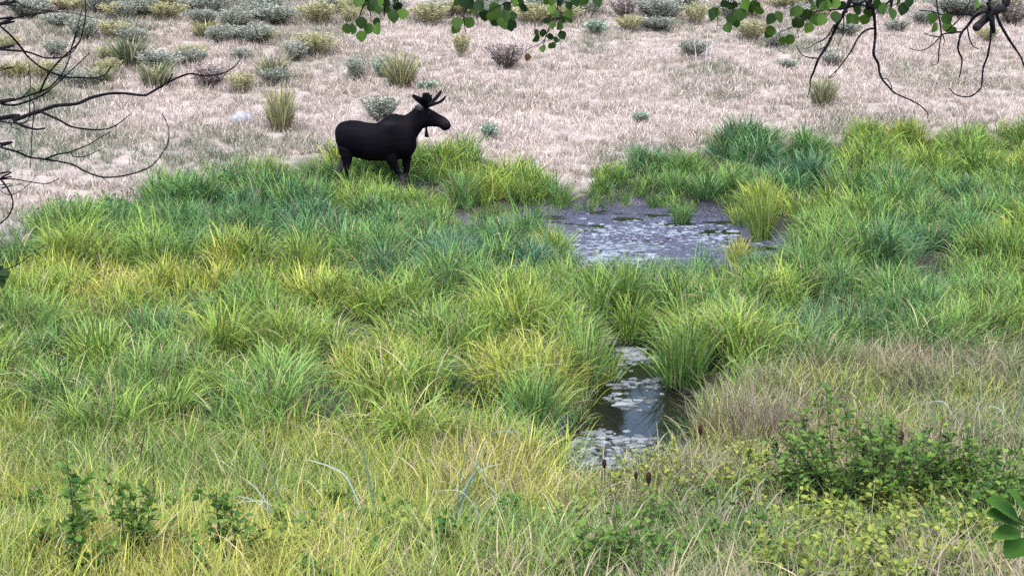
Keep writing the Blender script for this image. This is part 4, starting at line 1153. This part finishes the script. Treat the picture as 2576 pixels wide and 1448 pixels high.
# shrivelled brown leaf
c = at(*Z4((150, 575)), YR)
M_BROWN = plain('dead_leaf', (.06, .025, .012), (.16, .07, .03), 60, .8)
v, f = leaf_geo(c + Vector((0, 0, .015)), c - Vector((0, 0, .018)), .03, Vector((.3, -1, .4)), .9)
ob('dead_leaf', mesh('dead_leaf', [tuple(q) for q in v], f, M_BROWN, True), CUR[-1][0] if False else owner[int(np.argmin(np.linalg.norm(allc - np.array(c), axis=1)))])

# leafy twig low at the bare tree
sap = [(-140, 1010), (-30, 985), (50, 945), (130, 910), (200, 860), (270, 810), (350, 755)]
tw = branch('branch', sap, Z6, 3.2, 1.8, .7, M_BARK, dead, [(-2.72, 3.7, 2.75), (-2.2, 3.5, 2.8)])
branch('twig', [(270, 812), (310, 845), (345, 850)], Z6, 3.2, .8, .5, M_BARK, tw)
for (a_, b_, w_) in [((45, 945), (-20, 985), .034), ((20, 965), (55, 1015), .03), ((10, 990), (15, 1090), .022)]:
    v, f = leaf_geo(at(*Z6(a_), 3.2), at(*Z6(b_), 3.18), w_, Vector((.2, -1, .5)))
    me = mesh('leaf', [tuple(q) for q in v], f, M_ASPEN, True, np.full((len(v), 3), .12)); ob('leaf', me, tw)

# ------------------------------------------------------------------ bank plants
def leafy_shrub(name, px, py, H, W, nst, leaf, mat, label, group=None, seed=0, per=34, lo=.15):
    p = gnd(px, py, H)
    while p.y < 5.6 and H > .16:
        H *= .85; p = gnd(px, py, H)
    e = empty(name, p)
    g = random.Random(seed)
    st, fo = Soup(), Soup()
    for i in range(nst):
        a = g.uniform(0, 6.283); q = g.random() ** .7
        top = Vector((W * q * math.cos(a), W * q * math.sin(a), H * (1 - .4 * q * q) * g.uniform(.6, 1.03)))
        b = Vector((.12 * W * math.cos(a), .12 * W * math.sin(a), 0))
        gz = float(G(p.x + b.x, p.y + b.y)) - p.z; b.z = gz - .03
        mid = b.lerp(top, .5) + Vector((g.gauss(0, .03), g.gauss(0, .03), .05))
        pts = spline([b, mid, top], 5)
        v, f = tube(pts, .0055, .0025, 4); st.add(v, f)
        subs = [pts]
        for s in range(3):
            k = g.randrange(3, len(pts) - 1)
            q0 = Vector(pts[k]); q1 = q0 + Vector((g.gauss(0, .09), g.gauss(0, .09), g.uniform(.03, .16)))
            sp2 = spline([tuple(q0), tuple((q0 + q1) / 2 + Vector((0, 0, .015))), tuple(q1)], 3)
            v, f = tube(sp2, .0022, .001, 3); st.add(v, f); subs.append(sp2)
        for s_, ln in enumerate(subs):
            for k in range(per if s_ == 0 else per // 4):
                t = g.uniform(lo if s_ == 0 else 0.1, 1.0) * (len(ln) - 1)
                i0 = min(int(t), len(ln) - 2)
                pp = Vector(ln[i0] + (ln[i0 + 1] - ln[i0]) * (t - i0))
                d = Vector((g.gauss(0, 1), g.gauss(0, 1), g.gauss(.25, .5))).normalized()
                l = leaf * g.uniform(.55, 1.2)
                up = Vector((g.gauss(0, .5), g.gauss(0, .5), 1)).normalized()
                s = d.cross(up).normalized() * l * .34
                nr = s.cross(d).normalized() * l * .10
                p0 = pp + d * l * .25
                V = [pp, p0, p0 + d * l * .28 + s + nr, p0 + d * l * .62 + s * .8 + nr, p0 + d * l, p0 + d * l * .62 - s * .8 + nr, p0 + d * l * .28 - s + nr]
                c = min(1, max(0, .32 + .4 * (t / len(ln) - .4) + g.gauss(0, .2)))
                fo.add(V, [(1, 2, 3, 4), (1, 4, 5, 6)], (c, 0, 0))
    ob('stems', st.mesh('stems', M_TWIG), e)
    o = ob('foliage', fo.mesh('foliage', mat), e); o['kind'] = 'stuff'
    tag(e, label, 'shrub', group)
    return e
# dominant bush
leafy_shrub('wild_rose_bush', 2160, 985, 1.05, .66, 60, .05, M_ROSE, 'large leafy green rose bush on the dry bank', seed=1, per=30)
leafy_shrub('wild_rose_bush', 2460, 1080, .75, .55, 40, .046, M_ROSE, 'leafy rose bush growing among the reed like stems', seed=2, per=26)
leafy_shrub('wild_rose_bush', 2310, 1040, .85, .5, 34, .046, M_ROSE, 'leafy rose bush joining the large bush to the reed stems', seed=6, per=26)
leafy_shrub('wild_rose_bush', 2040, 1140, .6, .45, 30, .042, M_ROSE, 'smaller rose bush at the foot of the large one', seed=7, per=26)
leafy_shrub('wild_rose_bush', 2560, 1150, .7, .4, 26, .044, M_ROSE, 'rose bush directly behind the broad leaved sprig', seed=8, per=26)
leafy_shrub('snowberry_bush', 1700, 1130, .55, .55, 40, .034, M_ROSEY, 'yellow green snowberry bush at the foot of the creek', seed=3, per=26)
leafy_shrub('snowberry_bush', 1900, 1115, .50, .5, 34, .034, M_ROSEY, 'yellow green snowberry bush below the brown dry bush', seed=4, per=26)
leafy_shrub('snowberry_bush', 1520, 1200, .45, .5, 30, .034, M_ROSEY, 'low snowberry bush with the dark round seed head above it', seed=5, per=24)
LOW = [(2130, 1180), (2430, 1170), (2260, 1230), (1900, 1190), (2060, 1240), (2480, 1260), (1780, 1220), (1980, 1225), (2330, 1200), (2520, 1200), (1640, 1260), (1860, 1300), (2080, 1290), (2250, 1300), (2440, 1310), (1560, 1330), (1720, 1350), (1950, 1370), (2180, 1380), (2400, 1390)]
for i, (x, y) in enumerate([(310, 1300), (420, 1330), (560, 1310), (680, 1340), (820, 1320), (940, 1300), (1060, 1330), (1230, 1330), (1350, 1310), (1450, 1290)]):
    leafy_shrub('ground_herb', x, y, .34, .36, 16, .055, M_ROSE if i % 3 else M_ROSEY, *(('low leafy herb below the fan of reed blades', 'herbs below the reed fan') if x < 900 else ('low leafy herb around the tangle of reed blades', 'herbs by the reed tangle')), seed=140 + i, per=18)
for i, (x, y) in enumerate(LOW):
    leafy_shrub('ground_shrub', x, y, random.uniform(.34, .48), random.uniform(.34, .46), 30, .044, M_ROSEY if i % 5 > 1 else M_ROSE, *(('low leafy shrub beside the brown seed heads', 'low shrubs by the seed heads') if x < 1800 else ('low leafy shrub beside the broad leaved sprig', 'low shrubs by the sprig') if x > 2380 else ('low leafy shrub crowding the bank below the large rose bush', 'low shrubs below the rose bush')), seed=20 + i, per=24)
STEMS = [(330, 1100, .95), (200, 1090, .8), (155, 1130, .75), (560, 1215, .55), (690, 1255, .3), (860, 1210, .34), (1000, 1240, .3), (420, 1230, .3), (800, 1290, .28), (1290, 1240, .34), (1400, 1260, .3), (480, 1290, .25), (620, 1310, .25), (290, 1260, .3), (60, 1180, .4), (120, 1290, .35), (930, 1330, .3), (1120, 1320, .3), (250, 1370, .3), (500, 1380, .3), (760, 1390, .3)]
for i, (x, y, h) in enumerate(STEMS):
    lb = {0: 'tall upright leafy stem topped with a dense leaf cluster', 1: 'leafy stem pair growing through the yellow grass'}.get(i, 'thin leafy stem beside the fan of reed blades' if 500 < x < 830 else 'thin leafy stem by the tangle of reed blades' if x >= 830 else 'thin dark leafy stem poking up beside the tall leafy stem')
    leafy_shrub('leafy_stem', x, y, h + .12, .10 if i else .09, 3 if i else 5, .05, M_ROSE, lb, None if i < 2 else lb, seed=60 + i, per=36, lo=.1)

# long broad blades (iris and reed like plants)
def blade_plant(name, px, py, spec, label, group=None, tint=.5, seed=0, fwd=.9):
    """spec: list of polylines in photo pixels; each blade its own mesh part"""
    base = gnd(px, py)
    Yf = base.y - fwd
    c0 = at(px, py, Yf)
    base = Vector((c0.x, Yf, float(G(c0.x, Yf))))
    e = empty(name, base)
    for (pts, w, tn) in spec:
        lead = [tuple(base + Vector((random.gauss(0, .015), random.gauss(0, .015), -.02)))] if fwd else []
        sp_ = spline(lead + [tuple(at(x, y, Yf - .12 * k / len(pts))) for k, (x, y) in enumerate(pts)], 6)
        n = len(sp_); S = Soup(); V = []
        for i in range(n):
            t = i / (n - 1); ww = w * (min(1, .5 + 2 * t)) * (1.02 - t ** 2.5)
            tg = sp_[min(i + 1, n - 1)] - sp_[max(i - 1, 0)]
            sd = np.cross(tg, (0.25, -1, .15)); sd /= np.linalg.norm(sd) + 1e-9
            V += [sp_[i] - sd * ww / 2, sp_[i] + np.array([0, .12 * ww, 0]), sp_[i] + sd * ww / 2]
        F = sum([[(3 * i, 3 * i + 1, 3 * i + 4, 3 * i + 3), (3 * i + 1, 3 * i + 2, 3 * i + 5, 3 * i + 4)] for i in range(n - 1)], [])
        C = np.array([(.5, i // 3 / n, .2) for i in range(3 * n)])
        me = mesh('blade', np.array(V) - np.array(base), F, M_IRIS, True, C)
        b = ob('blade', me, e); b['tint'] = tn
    tag(e, label, 'reed', group)
ZB = lambda p: (p[0] * .3437, 829.5 + p[1] * .3437)
ZC = lambda p: (859 + p[0] * .3437, 829.5 + p[1] * .3437)
ZD = lambda p: (1718 + p[0] * .3437, 829.5 + p[1] * .3437)
mp_ = lambda cv, pts: [cv(p) for p in pts]
blade_plant('reed_plant', 712, 1300, [
    (mp_(ZB, [(2060, 1400), (2060, 1250), (1960, 1030), (1830, 830)]), .016, .3), (mp_(ZB, [(2040, 1400), (1990, 1320), (1860, 1140), (1720, 1050)]), .012, .9),
    (mp_(ZB, [(2070, 1380), (2040, 1200), (1900, 930), (1680, 690)]), .010, .35), (mp_(ZB, [(2020, 1400), (1900, 1270), (1780, 1220), (1690, 1225)]), .012, .85),
    (mp_(ZB, [(2050, 1400), (2020, 1330), (1920, 1250), (1620, 1275)]), .010, .95), (mp_(ZB, [(2080, 1400), (2200, 1330), (2330, 1320)]), .010, .7)],
    'fan of blue green and bleached reed blades in the yellow grass', tint=.4)
blade_plant('reed_plant', 925, 1300, [(mp_(ZC, [(245, 1400), (230, 1250), (190, 1030), (150, 850), (120, 640)]), .017, .35), (mp_(ZC, [(160, 1380), (90, 1180), (0, 1040), (-200, 960), (-290, 950)]), .012, .95)],
    'single tall upright green reed blade with one bleached drooping blade', tint=.3)
blade_plant('reed_plant', 1160, 1310, [
    (mp_(ZC, [(850, 1390), (870, 1080), (900, 920), (860, 700)]), .010, .3), (mp_(ZC, [(860, 1400), (920, 1120), (1050, 1010), (1190, 975)]), .014, .9), (mp_(ZC, [(870, 1400), (960, 1150), (1010, 900), (1100, 760), (1250, 740), (1340, 770)]), .009, .55),
    (mp_(ZC, [(1000, 1380), (930, 1230), (830, 1170), (600, 1190)]), .009, .9), (mp_(ZC, [(1150, 1400), (1130, 1200), (1060, 1120), (1010, 1000), (890, 740)]), .008, .85), (mp_(ZC, [(980, 1390), (1080, 1270), (1200, 1130), (1120, 1110)]), .01, .9),
    (mp_(ZC, [(1150, 1390), (1140, 1280), (1260, 1250), (1330, 1230)]), .008, 1.0), (mp_(ZC, [(840, 1400), (880, 1250), (960, 1080), (1020, 1020)]), .016, .25)],
    'tangle of green and bleached reed blades below the creek', tint=.5)
for i, (pts, tn) in enumerate([([(1850, 900), (1845, 560), (1855, 200), (1865, -20)], .2), ([(1950, 800), (1980, 560), (2000, 300), (2000, 160)], .2), ([(1870, 860), (1840, 640), (1830, 480)], .3), ([(2130, 620), (2140, 330), (2125, 90)], .4), ([(2190, 640), (2180, 380), (2195, 190)], .7),
        ([(2240, 600), (2230, 400), (2260, 200)], .4), ([(2100, 700), (2080, 560), (2070, 470)], .3), ([(2180, 820), (2170, 640), (2150, 430)], 1.0), ([(2400, 760), (2430, 640), (2460, 540)], .9), ([(2370, 720), (2340, 600), (2270, 560), (2200, 570)], 1.0),
        ([(2000, 720), (1960, 600), (1890, 520), (1720, 550)], 1.0), ([(2060, 700), (2040, 560), (2020, 380)], .8), ([(2250, 720), (2300, 600), (2390, 470)], .85), ([(1790, 700), (1780, 600), (1800, 420)], .9), ([(2480, 700), (2470, 480), (2490, 260)], .5)]):
    q = mp_(ZD, pts)
    blade_plant('reed_plant', q[0][0], q[0][1] + 10, [(q, .011, tn)], 'thin upright reed stem standing in the dry bank grass', 'reed stems behind the rose bush', seed=i, fwd=.5)

# dark leaning stalks
M_DARKST = plain('dark_stalk', (.03, .025, .02), (.07, .055, .04), 20, .85)
for i, pts in enumerate([[(1090, 700), (1110, 560), (1140, 440), (1190, 310), (1260, 170)], [(670, 600), (690, 500), (730, 390), (785, 250)], [(480, 600), (462, 430), (435, 290), (412, 130)], [(2310, 830), (2340, 740), (2400, 620), (2460, 520)],
                         [(980, 1200), (1020, 960), (1070, 700)], [(1180, 1400), (1130, 1180), (1120, 850)]]):
    q = mp_(ZB, pts)
    b = gnd(*q[0]); 
    sp_ = spline([tuple(b - Vector((0, 0, .03)))] + [tuple(at(x, y, b.y - .02 * k)) for k, (x, y) in enumerate(q)][1:], 5)
    v, f = tube(sp_ - np.array(b), .0075, .003, 5, .25)
    o = ob('dead_stalk', mesh('dead_stalk', v, f, M_DARKST, True)); o.location = b
    tag(o, 'thin dark dead stalk leaning over the sedge', 'stalk', 'dark stalks leaning over the sedge')

# brown seed heads
for i, (px, py, hh, lb) in enumerate([(1520, 1165, .055, 'round dark seed head against the pale creek scum'), (1762, 1080, .065, 'dark brown seed head standing beside the creek bank'), (1600, 1195, .045, 'smaller of the paired brown seed heads'),
        (1632, 1200, .065, 'larger of the paired brown seed heads'), (1950, 1118, .07, 'long rusty seed head below the brown dry bush'), (2267, 1097, .075, 'narrow dark seed head in the large rose bush')]):
    Yh = gnd(px, py, .5).y - .25
    c = at(px, py, Yh); gz = float(G(c.x, c.y))
    e = empty('seed_head_stalk', (c.x, c.y, gz))
    v, f = tube(spline([(0.03, 0, -.03), (.015, .01, (c.z - gz) * .5), (0, 0, c.z - gz)], 5), .0035, .0025, 5)
    ob('stem', mesh('stem', v, f, M_TWIG, True), e)
    bm = bmesh.new(); bmesh.ops.create_icosphere(bm, subdivisions=4, radius=1)
    for q in bm.verts:
        a = math.atan2(q.co.y, q.co.x)
        k = 1 + .16 * math.sin(a * 9 + q.co.z * 9) * math.cos(q.co.z * 14)
        q.co = Vector((q.co.x * hh * .27 * k, q.co.y * hh * .27 * k, q.co.z * hh * .62 + (c.z - gz)))
    me = bpy.data.meshes.new('seed_head'); bm.to_mesh(me); bm.free(); me.materials.append(M_SEED)
    me.polygons.foreach_set('use_smooth', [True] * len(me.polygons))
    ob('seed_head', me, e)
    tag(e, lb, 'seed head', 'brown seed heads on the bank')

# brown dry bush on the bank
p = gnd(1905, 935, .75)
e = empty('dry_bush', p)
M_DRYB = blade_mat('dry_bush', [(0, (.14, .16, .07)), (.4, (.24, .20, .13)), (1, (.42, .34, .26))], (.45, .37, .28), .85, .2)
v, f, c = blades(900, .46, .8, .7, .9, .0075, 6, 555, .4, .7)
o = ob('stems', mesh('stems', v, f, M_DRYB, False, c), e); o['tint'] = .5; o['kind'] = 'stuff'
tag(e, 'hazy brown dry bush between the creek and the rose bush', 'shrub')

# fallen grey branch
pp = [gnd(x, y, .12) + Vector((0, 0, .10)) for x, y in [(2380, 832), (2420, 838), (2450, 850), (2475, 880), (2492, 905)]]
v, f = tube(spline([tuple(q) for q in pp], 5), .02, .010, 7, .2)
o = ob('fallen_branch', mesh('fallen_branch', v, f, plain('grey_wood', (.16, .16, .19), (.32, .31, .34), 20, .85), True))
tag(o, 'curved grey fallen branch lying on the dry bank grass', 'branch')

# broad leaves close to the lens
M_BROAD = leaf_mat('broad_leaf', (.025, .085, .012), (.08, .19, .025), .35, .6)
Yb = 2.4
bb = at(2560, 1300, Yb)
e = empty('broad_leaved_sprig', (bb.x + .12, Yb + .05, float(G(bb.x + .12, Yb + .05))))
org = e.location.copy()
v, f = tube(spline([(0, 0, -.03), (.03, 0, .5), tuple(at(2600, 1330, Yb) - org)], 6), .005, .003, 6)
ob('stem', mesh('stem', v, f, M_TWIG, True), e)
node = at(2600, 1330, Yb)
for (tx_, ty_, w_, cc) in [(2490, 1250, .06, .5), (2488, 1284, .05, .35), (2545, 1225, .05, .7), (2500, 1345, .04, .6), (2530, 1400, .05, .2), (2640, 1240, .06, .5)]:
    tip = at(tx_, ty_, Yb - .05)
    b0 = node.lerp(tip, .35)
    v, f = leaf_geo(b0, tip, w_, Vector((.1, -.5, 1)), .25)
    S = Soup(); S.add([tuple(q - org) for q in v], f, (cc, 0, 0))
    tv, tf = tube(spline([tuple(node - org), tuple(b0 - org)], 3), .0018, .0014, 4); S.add(tv, tf, (.3, 0, 0))
    ob('leaf', S.mesh('leaf', M_BROAD, True), e)
tag(e, 'broad green leaved sprig rising beside the low shrubs', 'sprig')

# patch of short broad weeds at the edge of the marsh
S = Soup(); g_ = random.Random(4)
for _ in range(900):
    q = gnd(g_.gauss(250, 55), g_.gauss(532, 12)) if _ % 6 == 0 else None
    if q is None: q = last + Vector((g_.gauss(0, .18), g_.gauss(0, .22), 0)); q.z = float(G(q.x, q.y))
    else: last = q
    a = g_.uniform(0, 6.28); d = Vector((math.cos(a), math.sin(a), g_.uniform(.2, 1.2))).normalized(); l = g_.uniform(.06, .15)
    s = d.cross(Vector((0, 0, 1))).normalized() * l * .35; z0 = q + Vector((0, 0, g_.uniform(.0, .1)))
    S.add([z0, z0 + d * l * .5 + s, z0 + d * l, z0 + d * l * .5 - s], [(0, 1, 2, 3)], (g_.random(), 0, 0))
o = ob('green_weeds', S.mesh('green_weeds', leaf_mat('weed', (.07, .17, .05), (.22, .36, .12), .3)))
tag(o, 'patch of short bright green weeds where the slope meets the marsh', 'weeds', kind='stuff')

# wood on the crest of the hill, out of the picture but mirrored in the creek
S = Soup(); g_ = random.Random(12)
for i in range(44):
    x = -42 + i * 2.3 + g_.uniform(-.8, .8)
    if 8.0 < x < 16.4: continue
    y = 74 + g_.uniform(-3, 5); z = float(G(x, y)); H = g_.uniform(14, 19)
    v, f = tube([(x, y, z - .3), (x + .1, y, z + H * .5), (x, y, z + H)], .28, .05, 6); S.add(v, f, (.0, 0, 0))
    for k in range(700):
        t = g_.random() ** .8; rad = 3.0 * (1 - t) ** .7 * (.5 + .5 * g_.random()) + .2; a = g_.uniform(0, 6.28)
        c = Vector((x + rad * math.cos(a), y + rad * math.sin(a), z + H * (.10 + .9 * t)))
        d = Vector((math.cos(a), math.sin(a), g_.gauss(-.2, .4))).normalized() * .55; s = d.cross(Vector((g_.gauss(0, .4), g_.gauss(0, .4), 1))).normalized() * .28
        S.add([c - d - s, c + d * .2 - s, c + d + s * .3, c - d * .3 + s], [(0, 1, 2, 3)], (g_.random(), 0, 0))
o = ob('far_wood', S.mesh('far_wood', leaf_mat('conifer', (.02, .045, .02), (.06, .10, .045), .2)))
tag(o, 'dark wood along the crest above the dry hillside', 'wood', kind='stuff')
